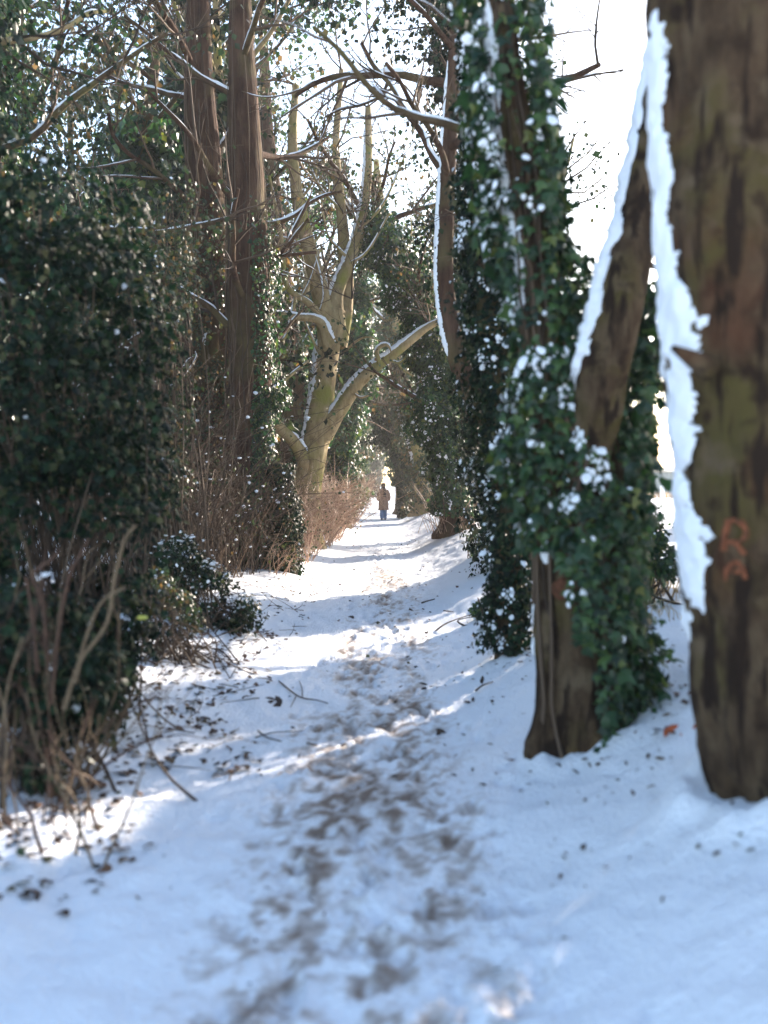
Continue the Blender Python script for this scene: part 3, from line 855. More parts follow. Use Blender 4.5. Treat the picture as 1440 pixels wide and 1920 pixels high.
for (a, b) in [(580, 470), (560, 380), (548, 270), (690, 330), (675, 430), (630, 280), (640, 130), (690, 200), (505, 330), (850, 590), (805, 612), (470, 590), (555, 160), (645, 400), (525, 430), (600, 520), (660, 560)]:
    for _ in range(3):
        d_ = nrm(np.array((rg2.normal(0, 1), rg2.normal(0, 1), rg2.uniform(.0, .9))))
        grow_limb(W(a, b, 23.6), d_, rg2.uniform(1.0, 2.2), .02, rg2, 2, specs, kids=6, maxl=3)
limb_parts(root, specs, M['beech'], rg2, True)

# two reddish stems with hanging stalks
tree('red_brown_tree', 'reddish vine-laced trunk with a sunlit ivy fringe down its right side', 'tree',
    pxpath([(470, 1062, 17.5, 0.439), (466, 960, 17.5, 0.415), (464, 840, 17.5, 0.403), (466, 700, 17.5, 0.378), (464, 560, 17.5, 0.366), (462, 400, 17.5, 0.329), (455, 200, 17.5, 0.268), (450, -60, 17.5, .16)]),
    'red_bark', 70, flare=.3, amp=.08, ivy=dict(density=2000, size=.065, z0=.1, z1=6.5, spread=.30, clump=-.1, az=lambda P, o, rg: (o[:, 0] > .30 - .5 * sst(2.2, .9, P[:, 2])) & ((P[:, 2] < 3.3) | (rg.random(len(P)) < .22))), leafmat='ivy', blob=(.04, .02),
    limbs=9, limb_z=(3.5, 9), limb_len=2.6, limb_r=.06, stems=46)
tree('red_brown_tree', 'dull reddish trunk with a snow-capped cut stub, behind bare twigs', 'tree',
    pxpath([(408, 1050, 18.5, 0.464), (404, 930, 18.5, 0.439), (398, 800, 18.5, 0.439), (394, 650, 18.5, 0.415), (390, 504, 18.5, 0.390), (385, 350, 18.5, 0.342), (375, 150, 18.5, 0.268), (370, -60, 18.5, .16)]),
    'red_bark', 71, flare=.3, amp=.08, ivy=dict(density=420, size=.07, z0=.1, z1=7, spread=.3, clump=.45), leafmat='ivy_brown',
    limbs=8, limb_z=(3.5, 9), limb_len=2.6, limb_r=.06, stems=40)
r_ = bpy.data.objects['red_brown_tree.001']
limb(r_, [(400, 665, 18.2, .13), (398, 635, 18.05, .12), (402, 618, 18.0, .10)], 'red_bark', 72, dict(d=(-.8, -.3, .7), width=.9, thick=.05, cover=-1, fr=2, step=.04), name='cut_stub')
# ivied stump leaning on it
tree('ivy_stump', 'ivy-smothered broken stem beside the brambles, its right edge glowing', 'stump',
    pxpath([(528, 1066, 17, .20), (530, 1000, 17, .19), (526, 930, 17, .15), (518, 870, 17, .10)]),
    'bark', 73, flare=.3, ivy=dict(density=2000, size=.062, z0=.1, z1=2.3, spread=.24, clump=-.3), leafmat='ivy_dark', blob=(.03, .02), limbs=0)
# trunk behind the big tree
tree('ivy_clad_tree', 'grey-brown trunk close behind the big forked tree, bright ivy strip on it', 'tree',
    pxpath([(560, 960, 30, .48), (556, 850, 30, .45), (548, 740, 30, .42), (538, 640, 30, .40), (526, 540, 30, .38), (512, 400, 30, .32), (500, 250, 30, .22), (495, 100, 30, .14), (490, -60, 30, .07)]),
    'red_bark', 74, flare=.3, ivy=dict(density=800, size=.09, z0=.2, z1=6.2, spread=.3, clump=-.1, az=lambda P, o, rg: (o[:, 0] > .72) | ((P[:, 2] < 3.6) & (o[:, 0] > -.2))), leafmat='ivy', limbs=8, limb_z=(4, 10), limb_len=3, limb_r=.07, stems=14)
tree('ivy_clad_tree', 'ivied trunk between the big forked tree and the path tunnel', 'tree',
    pxpath([(632, 960, 36, .36), (640, 860, 36, .34), (655, 760, 36, .3), (668, 660, 36, .26), (675, 560, 36, .22), (690, 420, 36, .15)]),
    'bark', 75, flare=.3, ivy=dict(density=560, size=.11, z0=.6, z1=9.5, spread=.75, clump=-.1), leafmat='ivy', limbs=9, limb_z=(3, 9), limb_len=3.2, limb_r=.07)

#@@FAR
# ------------------------------------------------------------------ the wood further along and behind, left and right
rgf = np.random.default_rng(2024)
spots = []
for (x, y, lab) in [(-3.6, 42, 'ivied bare tree on the left of the path level with the walker'), (-2.9, 52, 'bare ivied tree just beyond the walker at the left of the path'), (3.6, 52, 'bank tree beyond the walker, behind the ivy-smothered trunk')]:
    spots.append((x, y, lab, None))
for (x, y) in [(-3.8, 60), (-2.6, 70), (-4.2, 80), (-3.0, 92), (-5.5, 104), (-3.0, 118), (4.0, 62), (4.8, 74), (3.8, 86), (5.6, 98), (4.4, 112), (0.5, 150), (3.5, 150), (-4, 150)]:
    spots.append((x, y, 'ivied bare tree in the hazy avenue far beyond the walker', 'avenue trees beyond the walker'))
for (x, y) in [(-4.6, 9.5), (-5.4, 13.5), (-7.5, 17), (-4.3, 20.5), (-5.9, 22), (-3.5, 27), (-7.4, 24.5), (-4.6, 25), (-3.9, 31), (-3.3, 38), (-6.4, 27), (-5.0, 33), (-7.6, 35), (-9.5, 30), (-6.0, 41), (-9, 46), (-12, 40), (-7, 54), (-10.5, 56), (-14, 52), (-7, 68)]:
    spots.append((x, y, 'bare ivied tree in the wood behind the reddish trunks and the big forked tree', 'trees in the wood behind'))
for (x, y, lab) in [(2.75, 17.5, 'ivied bank tree hidden behind the leaning red-brown stem'), (3.2, 31, 'ivied bank tree just behind the one leaning over the path')]:
    spots.append((x, y, lab, None))
for k, (x, y, lab, grp) in enumerate(spots):
    x = x + float(path_x(y)) * .8
    h = rgf.uniform(11, 14) + np.clip((y - 40) * .1, 0, 5)
    lean = rgf.normal(-.05 * np.sign(x), .05)
    r = rgf.uniform(.2, .36)
    rows = [(x, y, 0, r), (x + lean * 1.5, y, h * .15, r * .92), (x + lean * h * .4, y + rgf.normal(0, .2), h * .4, r * .75), (x + lean * h * .75 + rgf.normal(0, .3), y, h * .72, r * .5), (x + lean * h, y, h, r * .15)]
    fc = 1 if y < 60 else .62
    tree('avenue_tree' if y > 38 and abs(x) < 9 else 'woodland_tree', lab, 'tree', rows, ['bark', 'red_bark', 'beech'][k % 3], 300 + k, group=grp, sides=12, flare=.3,
         ivy=dict(density=(125 * fc + 30 * (y < 40)) * (2.6 if y < 19 else 1), size=(.150 + .0016 * y) * (.5 if y < 19 else 1), z0=.3, z1=h * rgf.uniform(.75, .98), spread=rgf.uniform(1.0, 1.8), clump=rgf.uniform(-.1, .3), low=.2),
         leafkind='far', leafmat=['ivy', 'ivy_brown', 'ivy_dark'][k % 3], limbs=int(11 * fc) + 3, limb_z=(2.0, h * .95), limb_len=3.3, limb_r=.055, kids=5, twig_snow=(y < 30), maxl=3, limb_ivy=(3000 if y < 75 else 1300, (.12 + .0014 * y) * (.6 if y < 19 else 1), ['ivy_brown', 'ivy', 'ivy_dark'][k % 3]))
# tall trees on the field edge, right of the picture: their shade falls across the near path
for k, (x, y, h) in enumerate([(5.5, 15.5, 9), (7.3, 17.4, 10), (7.2, 21.6, 9), (8.9, 24.0, 10), (5.0, 11.6, 9), (6.6, 13.4, 10), (4.4, 9.2, 9), (3.4, 6.0, 8), (6.4, 12.0, 10)]):
    rows = [(x, y, 0, .24), (x + .1, y, h * .3, .2), (x - .1, y + .2, h * .6, .14), (x, y, h, .05)]
    tree('field_edge_tree', 'ivied tree at the field edge beyond the right trunks', 'tree', rows, 'bark', 400 + k, group='trees at the field edge', sides=10,
         ivy=dict(density=250, size=.13, z0=.2, z1=h * .8, spread=.75, clump=.12), leafkind='far', limbs=9, limb_z=(1.0, h * .9), limb_len=2.0, limb_r=.05, kids=4, twig_snow=False)

#@@SHRUBS
# ------------------------------------------------------------------ shrubs
def bramble(x0, x1, y0, y1, n, h, label, seed, group=None, twigm='bramble', name='bramble_bush', lean=0.0, leaf=0, r=.006, snowy=0):
    rg = np.random.default_rng(seed)
    cx, cy = (x0 + x1) / 2, (y0 + y1) / 2
    root = thing(name, (cx, cy, gz(cx, cy)), label, 'bush', group)
    mb = MB()
    tips = []
    for k in range(n):
        x, y = rg.uniform(x0, x1), rg.uniform(y0, y1)
        p = np.array((x, y, gz(x, y) - .03))
        hh = h * rg.uniform(.45, 1.15)
        d = np.array((rg.normal(lean, .38), rg.normal(0, .3), 1.0)) * hh
        arch = np.array((rg.normal(lean * .4, .45), rg.normal(0, .4), rg.uniform(-.6, .05))) * hh
        c = curve([p, p + d * .4, p + d * .75 + arch * .15, p + d + arch * .5], 6)
        sh = rg.random()
        thin(mb, c, r * rg.uniform(.7, 1.5), r * .4, 3, sh)
        for t in range(5):
            i = int(rg.integers(2, 6)); q = c[i]
            e = q + (nrm(c[i] - c[i - 1]) * .6 + rg.normal(0, .7, 3)) * rg.uniform(.12, .4) * min(hh, 1.3)
            thin(mb, np.array([q, (q + e) / 2 + rg.normal(0, .03, 3), e]), r * .5, r * .3, 3, sh)
            tips.append(e)
    build('stems', mb, M[twigm], root, kind='stuff')
    tips = np.array(tips)
    if leaf:
        P = tips[rg.random(len(tips)) < leaf] ; P = np.repeat(P, 2, 0) + rg.normal(0, .05, (len(P) * 2, 3))
        lm = MB(); add_leaves(lm, P, leaf_basis(len(P), rg, nrm(rg.normal(0, 1, P.shape))), .05 * rg.uniform(.6, 1.2, len(P)), 'mid', rg)
        build('foliage', lm, M['ivy_brown'], root, smooth=False, kind='stuff')
    if snowy:
        P = tips[rg.random(len(tips)) < snowy]
        sb = MB(); blobs(sb, P, .022 * rg.uniform(.5, 1.5, len(P)), rg, .6)
        build('snow_flecks', sb, M['snow'], root, kind='stuff')
    return root

for k in range(9):
    y0 = 18.6 + k * 2.9
    xr = -1.42 - .10 * math.sin(k * 1.7) + .035 * k
    lab = 'bare reddish bramble bush, %s from the near end of the hedge lining the path' % ['first', 'second', 'third', 'fourth', 'fifth', 'sixth', 'seventh', 'eighth', 'ninth'][k]
    bramble(xr - 1.35, xr, y0, y0 + 2.9, 280 if k < 4 else 150, 1.35 if k < 3 else 1.6, lab, 500 + k, 'brambles lining the path', leaf=.22 if k < 2 else .06, r=.0065 + .0008 * k, lean=.03)
for k in range(5):
    y0 = 46 + k * 11
    x0 = float(path_x(y0)) - 2.3
    bramble(x0 - 1.6, x0, y0, y0 + 10, 150, 1.8, 'bare bramble bush in the hazy hedge beyond the walker', 520 + k, 'brambles lining the path', r=.018)
bramble(-3.5, -2.2, 12.0, 15.0, 190, 2.3, 'tall tangle of thin bare brown twigs before the reddish trunks', 540, twigm='twig', name='twiggy_shrub', lean=.05, r=.007, snowy=.07, leaf=.12)
bramble(-3.0, -2.0, 14.8, 16.6, 170, 1.4, 'low reddish twigs and snow at the foot of the reddish trunks', 541, twigm='twig', name='twiggy_shrub', r=.007, snowy=.08, leaf=.15)
bramble(-5.6, -3.2, 13.0, 18.0, 260, 3.4, 'twiggy shrub sprinkled with snow behind the dark thicket', 542, twigm='twig', name='twiggy_shrub', r=.010, snowy=.12, leaf=.3)
bramble(-8.0, -4.5, 20.0, 26.0, 240, 3.6, 'snow-dusted undergrowth deep in the wood between the trunks', 543, twigm='twig', name='twiggy_shrub', r=.014, snowy=.12, leaf=.3)
bramble(-2.05, -1.55, 16.0, 16.9, 30, .55, 'small sunlit sprig of bare shoots at the path edge', 544, name='twiggy_shrub', r=.006, leaf=.3, lean=.3)

def clump_bush(name, label, cat, clumps, base, n, leaf, matl, kind, seed, parts=0, blob=None, stems=30, hang=.6, group=None, topsnow=None, shell=.45, stem_r=.008, hole=-9):
    """An evergreen mass: leaves through the outer shells of several uneven clumps, held by stems."""
    rg = np.random.default_rng(seed)
    root = thing(name, base, label, cat, group)
    cl = np.array(clumps, float)
    vol = cl[:, 3] * cl[:, 4] * cl[:, 5]
    pick = rg.choice(len(cl), n, p=vol ** .7 / (vol ** .7).sum())
    u = nrm(rg.normal(0, 1, (n, 3)))
    rad = 1 - shell * rg.random(n) ** 1.6
    lump = 1 + .30 * fbm(u[:, 0] * 2.3 + pick, u[:, 1] * 2.3, u[:, 2] * 2.3, seed)
    P = cl[pick, :3] + u * cl[pick, 3:] * (rad * lump)[:, None]
    keep = (P[:, 2] > ground_z(P[:, 0], P[:, 1]) + .02)
    keep &= fbm(P[:, 0] * 2.6, P[:, 1] * 2.6, P[:, 2] * 2.6, seed + 11) > hole
    # drop what lies deep inside another clump
    for c in cl:
        inside = (((P - c[:3]) / c[3:]) ** 2).sum(1) < .30
        keep &= ~inside
    P, u = P[keep], u[keep]
    B = leaf_basis(len(P), rg, nrm(u + (0, 0, .2)), hang=hang, jit=.6)
    sz = leaf * rg.uniform(.6, 1.3, len(P))
    mb = MB(); m = np.ones(len(P), bool)
    if parts:
        q = np.ones(len(P))
        v = np.array((0, 0, EYE)) - P
        q = np.where((nrm(v) * u).sum(1) > .35, 1, 0)
        px = P[:, 0] / P[:, 1] * F + 720; py = 960 - (P[:, 2] - EYE) / P[:, 1] * F
        q = np.where((px > 10) & (py > 300) & (py < 1800), q, 0)
        top = visible_rank(P, B, sz, q, parts); m[top] = False
    add_leaves(mb, P[m], B[m], sz[m], kind, rg)
    fo = build('foliage', mb, M[matl], root, smooth=False, kind='stuff')
    if parts: leaf_objects(fo, P[top], B[top], sz[top], M[matl], kind)
    sm = MB()
    for k in range(stems):
        c = cl[int(rg.integers(len(cl)))]
        b0 = np.array(base) + (rg.normal(0, .25), rg.normal(0, .25), -.05)
        b0[2] = gz(b0[0], b0[1]) - .04
        e = c[:3] + nrm(rg.normal(0, 1, 3)) * c[3:] * rg.uniform(.3, .95)
        thin(sm, curve([b0, (b0 + e) / 2 + rg.normal(0, .12, 3), e], 10), stem_r * rg.uniform(.8, 2), stem_r * .4, 4, rg.random())
    build('stems', sm, M['twig'], root, kind='stuff')
    if blob:
        f = (u @ LEFTISH > .0) & (rg.random(len(P)) < blob[0] * 1.6)
        sb = MB(); add_leaves(sb, P[f] + B[f][:, :, 2] * .006, B[f], sz[f] * rg.uniform(.4, 1.0, f.sum()), 'fleck', rg)
        if sb.n: build('snow_flecks', sb, M['snow'], root, kind='stuff')
    if topsnow:
        nz = fbm(P[:, 0] * 4, P[:, 1] * 4, P[:, 2] * 4, seed + 3)
        f = (u[:, 2] + .35 * u[:, 0] * 0 > topsnow[0] + .35 * nz) & (rg.random(len(P)) < topsnow[1])
        sb = MB(); blobs(sb, P[f] + (0, 0, .010), topsnow[2] * rg.uniform(.4, 1.6, f.sum()), rg, .42)
        build('top_snow', sb, M['snow'], root, kind='stuff')
    return root

# dark thicket on the left
def cp(px, py, d, rx, ry, rz): return (*W(px, py, d), rx, ry, rz)
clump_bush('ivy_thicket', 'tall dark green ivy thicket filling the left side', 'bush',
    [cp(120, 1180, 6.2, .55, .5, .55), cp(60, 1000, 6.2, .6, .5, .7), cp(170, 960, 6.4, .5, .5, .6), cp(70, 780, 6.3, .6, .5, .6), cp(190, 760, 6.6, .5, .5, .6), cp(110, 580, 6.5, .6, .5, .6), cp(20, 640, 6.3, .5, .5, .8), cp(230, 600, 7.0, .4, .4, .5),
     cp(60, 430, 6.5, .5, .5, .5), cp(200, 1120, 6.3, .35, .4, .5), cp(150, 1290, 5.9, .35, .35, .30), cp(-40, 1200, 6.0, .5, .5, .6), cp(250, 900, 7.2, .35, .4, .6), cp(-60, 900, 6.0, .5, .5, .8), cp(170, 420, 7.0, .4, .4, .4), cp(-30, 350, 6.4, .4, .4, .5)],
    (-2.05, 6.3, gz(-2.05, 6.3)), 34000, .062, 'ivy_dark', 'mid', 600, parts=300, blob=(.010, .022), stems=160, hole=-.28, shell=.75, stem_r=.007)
# shrub between thicket and reddish trunks
clump_bush('evergreen_shrub', 'looser ivy-hung shrub with bright gaps right behind the dark thicket', 'bush',
    [cp(300, 560, 11, .45, .5, .7), cp(290, 760, 11, .5, .5, .7), cp(310, 900, 11, .35, .4, .6), cp(270, 640, 10.5, .4, .4, .6), cp(240, 480, 11, .5, .5, .6), cp(320, 420, 11.5, .4, .4, .6), cp(200, 700, 11, .5, .5, .8)],
    (-2.5, 11, gz(-2.5, 11)), 12000, .055, 'ivy_brown', 'mid', 601, blob=(.06, .026), stems=120, hole=-.1, shell=.9)
rgb = np.random.default_rng(66)
cl_ = [cp(375, 1110, 10, .30, .32, .40), cp(335, 1070, 10.2, .33, .3, .40), cp(410, 1150, 9.9, .26, .28, .26)]
for k in range(17):
    t_ = rgb.uniform(0, 1)
    cl_.append(cp(305 + 165 * t_ + rgb.normal(0, 8), 1010 + 150 * t_ ** 1.8 + rgb.uniform(-12, 110) * (1 - .5 * t_), 10 + rgb.normal(0, .2), *rgb.uniform(.09, .2, 3)))
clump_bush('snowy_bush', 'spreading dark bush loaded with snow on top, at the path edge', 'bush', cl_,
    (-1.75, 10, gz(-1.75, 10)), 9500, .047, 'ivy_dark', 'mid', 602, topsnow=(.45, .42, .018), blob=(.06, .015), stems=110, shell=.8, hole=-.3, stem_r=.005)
clump_bush('ivy_stump', 'small ivy-grown stump with a sun-rimmed right edge before the snowy bush', 'stump',
    [cp(330, 1150, 8.4, .20, .2, .26), cp(345, 1200, 8.4, .17, .18, .2), cp(290, 1120, 8.3, .17, .2, .24), cp(300, 1200, 8.3, .15, .2, .2)],
    (-1.75, 8.4, gz(-1.75, 8.4)), 3000, .045, 'ivy_brown', 'ivy', 603, parts=120, blob=(.08, .016), stems=140, hole=-.1, shell=.8, stem_r=.005)
clump_bush('sunlit_bush', 'bright green bush right of the ivy-wrapped fork, beside dry grass', 'bush',
    [cp(1215, 1000, 9, .15, .2, .22), cp(1235, 1040, 9, .16, .2, .16), cp(1190, 1045, 9, .2, .2, .2), cp(1195, 950, 9, .14, .2, .22), cp(1250, 1065, 9, .1, .15, .1)],
    (2.3, 9, gz(2.3, 9)), 2600, .05, 'ivy', 'mid', 604, blob=(.03, .018), stems=20)
for k, (a, b, d, r_, lab) in enumerate([(905, 985, 17, .28, 'low evergreen clump with a bare stick at the foot of the bank trees'), (905, 1075, 11, .12, 'tiny leafy sprig on the snow bank left of the slim ivy column')]):
    c = W(a, b, d)
    clump_bush('bank_plant', lab, 'plant', [(c[0], c[1], gz(c[0], c[1]) + r_ * .5, r_, r_, r_)], (c[0], c[1], gz(c[0], c[1])), int(5200 * r_), .045, 'ivy', 'mid', 610 + k, stems=14, blob=(.05, .015))

# tan stems in the lower left corner, each a stem of its own
rg = np.random.default_rng(91)
root = thing('bare_shrub', (-1.33, 4.2, gz(-1.33, 4.2)), 'clump of pale tan bare stems in the lower left corner', 'shrub')
def tan(pts, r0):
    c = curve(pts, 18)
    b = MB(); tube(b, c, np.linspace(r0, r0 * .55, len(c)), 8, .10, int(rg.integers(99)), 12)
    return build('stem', b, M['tan_stem' if rg.random() < .55 else 'brown_stem'], root)
def fork(p, d, ln, r, lv):
    q = [np.array(p, float)]
    d = nrm(d)
    for _ in range(5):
        d = nrm(d + rg.normal(0, .17, 3) + (0, 0, .03)); q.append(q[-1] + d * ln / 5)
    c = curve(np.array(q), 14)
    b = MB(); tube(b, c, np.linspace(r, r * .45, 14), 7, .16, int(rg.integers(99)), 14)
    build('stem', b, M['tan_stem' if rg.random() < .45 else 'brown_stem'], root)
    if lv < 2:
        for _ in range(int(rg.integers(1, 3))):
            k = int(rg.integers(4, 13))
            fork(c[k], nrm(c[k] - c[k - 1]) + rg.normal(0, .42, 3) + (.05, 0, .1), ln * rg.uniform(.35, .6), r * .6, lv + 1)
for k in range(46):
    a = rg.uniform(-60, 200); d_ = rg.uniform(4.1, 5.3)
    base = W(a, 1500, d_); base[2] = gz(base[0], base[1]) - .06
    fork(base, (rg.normal(.06, .24), rg.normal(0, .22), 1), rg.uniform(.4, 1.0), rg.uniform(.0045, .0095), 0)
for pts in [[(120, 1330), (150, 1240), (200, 1170), (215, 1080), (235, 1010), (255, 985)], [(95, 1320), (110, 1180), (130, 1080), (150, 1040), (165, 1010)], [(90, 1250), (80, 1130), (60, 1080), (95, 1050), (110, 1030)],
            [(140, 1280), (160, 1200), (190, 1130), (235, 1100)], [(70, 1260), (60, 1150), (48, 1080)]]:
    tan(np.array([W(a, b, 4.35) for a, b in pts]), .0105)
clump_bush('ivy_thicket', 'low dark leaves tangled among the tan stems in the lower left corner', 'bush',
    [cp(60, 1300, 4.9, .3, .25, .28), cp(140, 1260, 5.0, .25, .25, .25), cp(20, 1420, 4.7, .3, .25, .2), cp(190, 1330, 5.1, .16, .2, .16), cp(-20, 1200, 4.8, .3, .3, .35), cp(90, 1150, 5.2, .25, .2, .25)],
    (-1.7, 4.9, gz(-1.7, 4.9)), 5200, .06, 'ivy_dark', 'mid', 606, stems=60, hole=-.2, shell=.95, blob=(.03, .02))
sb = MB()
for (a, b) in [(72, 1085), (82, 1078), (90, 1076)]:
    blobs(sb, np.array([W(a, b, 4.33)]), .018, rg, .45)
build('snow_flecks', sb, M['snow'], root)
o = thing('yellow_leaf', W(255, 1158, 5.2), 'single pale yellow leaf hanging in front of the dark thicket', 'leaf')
lm = MB(); c = W(255, 1158, 5.2)
add_leaves(lm, c[None], np.stack([np.array((0, 0, 1.0)), np.array((.98, .2, 0)), nrm(np.array((.2, -1, .2)))], 1)[None], .065, 'long', rg)
build('blade', lm, M['yellow_leaf'], o, smooth=False)

#@@GROUNDSTUFF
# ------------------------------------------------------------------ dry grass, fallen leaves, sticks
def grass_tuft(x, y, n, h, label, seed):
    rg = np.random.default_rng(seed)
    mb = MB()
    for k in range(n):
        px, py = x + rg.normal(0, .16), y + rg.normal(0, .16)
        p = np.array((px, py, gz(px, py) - .02)); a = rg.uniform(0, 6.28); hh = h * rg.uniform(.5, 1.2)
        e = p + (math.cos(a) * hh * .6, math.sin(a) * hh * .6, hh * rg.uniform(.5, 1))
        thin(mb, curve([p, p * .5 + e * .5 + (0, 0, hh * .3), e], 5), .004, .0015, 3, rg.random())
    o = build('dry_grass', mb, M['straw'])
    return tag(o, label, 'grass', kind='stuff')
grass_tuft(2.5, 9.6, 200, .34, 'golden dry grass tufts on the bank beside the bright green bush', 1)
tufts = MB()
rg = np.random.default_rng(3)
for k in range(1300):
    px, py = rg.uniform(1.7, 4.2), rg.uniform(7.2, 13.5)
    if fbm(px * 1.5, py * 1.1, seed=6) < .05: continue
    p = np.array((px, py, gz(px, py) - .02)); a = rg.uniform(0, 6.28); hh = rg.uniform(.06, .2)
    thin(tufts, curve([p, p + (math.cos(a) * hh * .3, math.sin(a) * hh * .3, hh * .7), p + (math.cos(a) * hh * .9, math.sin(a) * hh * .9, hh * .75)], 4), .004, .0015, 3, rg.random())
tag(build('dry_grass', tufts, M['straw']), 'thin dry grass poking through the snow on the right bank', 'grass', kind='stuff')

def scatter(n, fx, fy, seed, size, mask=None):
    rg = np.random.default_rng(seed)
    P, S = [], []
    while len(P) < n:
        x, y = fx(rg), fy(rg)
        if mask is None or mask(x, y): P.append((x, y, gz(x, y) + .018)); S.append(size * rg.uniform(.5, 1.4))
    P = np.array(P)
    up = nrm(np.column_stack([rg.normal(0, .35, len(P)), rg.normal(0, .35, len(P)), np.ones(len(P))]))
    t = nrm(np.cross(up, nrm(rg.normal(0, 1, P.shape)))); s = np.cross(t, up)
    return P, np.stack([s, t, up], 2), np.array(S), rg
mb = MB()
P, B, S, rg = scatter(800, lambda r: r.uniform(-2.3, -.5), lambda r: r.uniform(5.4, 10.5), 5, .050, lambda x, y: x < -.88 - .06 * (y - 6) + .42 * vn2(x * 3, y * 2, 5))
add_leaves(mb, P, B, S, 'ivy', rg)
P, B, S, rg = scatter(260, lambda r: r.normal(0, .9), lambda r: r.uniform(5, 30) , 6, .045)
add_leaves(mb, P, B, S, 'mid', rg)
P, B, S, rg = scatter(200, lambda r: r.uniform(-1.9, -.9), lambda r: r.uniform(9, 17), 7, .05)
add_leaves(mb, P, B, S, 'mid', rg)
P, B, S, rg = scatter(420, lambda r: r.uniform(-2.6, -1.0), lambda r: r.uniform(3.6, 6.0), 9, .055, lambda x, y: x < -1.12 - .08 * (y - 4) + .22 * vn2(x * 4, y * 3, 5))
add_leaves(mb, P, B, S, 'ivy', rg)
P, B, S, rg = scatter(420, lambda r: r.normal(0, 1.1), lambda r: r.uniform(2.8, 11), 19, .020)
add_leaves(mb, P, B, S, 'long', rg)
P, B, S, rg = scatter(150, lambda r: r.uniform(.7, 2.2), lambda r: r.uniform(3.4, 9), 20, .030)
add_leaves(mb, P, B, S, 'long', rg)
P, B, S, rg = scatter(60, lambda r: r.uniform(1.3, 2.0), lambda r: r.uniform(5.2, 6.6), 8, .05)
add_leaves(mb, P, B, S, 'mid', rg)
for (tx, ty, tr, nn) in ((1.11, 5.5, .36, 70), (1.70, 3.95, .52, 90), (1.06, 8.3, .3, 50)):
    P, B, S, rg = scatter(nn, lambda r: tx + r.normal(0, tr), lambda r: ty - .1 + r.normal(0, tr), 30 + nn, .045)
    add_leaves(mb, P, B, S, 'long', rg)
tag(build('fallen_leaves', mb, M['dead'], smooth=False), 'dark fallen leaves scattered over the snow', 'leaves', kind='stuff')

def lying(px, py):
    """ground point seen at a photo pixel"""
    d = 4.0
    for _ in range(60):
        p = W(px, py, d); g = gz(p[0], p[1])
        d = d * (EYE - g) / max(EYE - p[2], .05) * .6 + d * .4
    p = W(px, py, d); p[2] = gz(p[0], p[1])
    return p
root = thing('leaf_cluster', lying(1256, 1386), 'rust-red dead leaves on the snow between the two near right trunks', 'leaves')
c = lying(1256, 1386)
rg = np.random.default_rng(4)
for k in range(7):
    p = c + (rg.normal(0, .05), rg.normal(0, .05), .03 + rg.uniform(0, .03))
    up = nrm(rg.normal(0, .6, 3) + (0, -.3, .8)); t = nrm(np.cross(up, rg.normal(0, 1, 3)))
    lm = MB(); add_leaves(lm, p[None], np.stack([np.cross(t, up), t, up], 1)[None], .075, 'long', rg)
    build('leaf', lm, M['rust_leaf' if k % 3 else 'dead'], root, smooth=False)
def stick(pts, r, label, name='fallen_twig', side=None):
    P = np.array([lying(a, b) + (0, 0, .02) for a, b in pts])
    root = thing(name, P[0], label, 'twig')
    b = MB(); tube(b, curve(P, 14), np.linspace(r, r * .5, 14), 6, .15, 3, 20); build('stick', b, M['twig'], root)
    for q in side or []:
        Q = np.array([lying(a, b) + (0, 0, .025) for a, b in q]); b = MB(); tube(b, curve(Q, 8), np.linspace(r * .7, r * .4, 8), 5, .1, 4, 20); build('side_twig', b, M['twig'], root)
stick([(523, 1282), (545, 1300), (565, 1313), (595, 1318), (615, 1324)], .007, 'forked thin twig lying on the snow left of the footprints', side=[[(567, 1312), (566, 1296), (561, 1282)], [(557, 1309), (550, 1322), (545, 1332)]])
stick([(484, 1376), (500, 1388), (528, 1396)], .006, 'short curved twig on the snow near the bottom left')
stick([(575, 1399), (595, 1403)], .007, 'stubby dark stick on the snow left of the trodden track')
stick([(791, 1133), (800, 1130), (815, 1126)], .012, 'short stick lying on the shaded snow in the middle of the path')
stick([(832, 1148), (850, 1150)], .009, 'small stick on the right of the path by the light streak')
stick([(892, 1300), (905, 1290), (925, 1283)], .008, 'little dark twig at the right of the trodden snow')
for k, (a, b, s_) in enumerate([(527, 1325, .11), (515, 1318, .08), (663, 1158, .10), (770, 1145, .08), (800, 1292, .08), (818, 1379, .08), (500, 1280, .07), (470, 1300, .06), (905, 1286, .07), (885, 1322, .06)]):
    c = lying(a, b) + (0, 0, .025)
    rg = np.random.default_rng(800 + k)
    up = nrm(np.array((rg.normal(0, .4), -.5, .9))); t = nrm(np.cross(up, rg.normal(0, 1, 3)))
    lm = MB()
    for j in range(3):
        t2 = nrm(t + rg.normal(0, .7, 3)); u2 = nrm(up + rg.normal(0, .3, 3)); u2 = nrm(u2 - t2 * (u2 @ t2))
        add_leaves(lm, (c + rg.normal(0, .012, 3))[None], np.stack([np.cross(t2, u2), t2, u2], 1)[None], s_, 'long', rg, np.array([rg.uniform(0, .5)]))
    o = build('dead_leaf', lm, M['dead'], smooth=False)
    tag(o, 'curled dark dead leaf lying alone on the trodden snow', 'leaf', 'single dead leaves on the path')

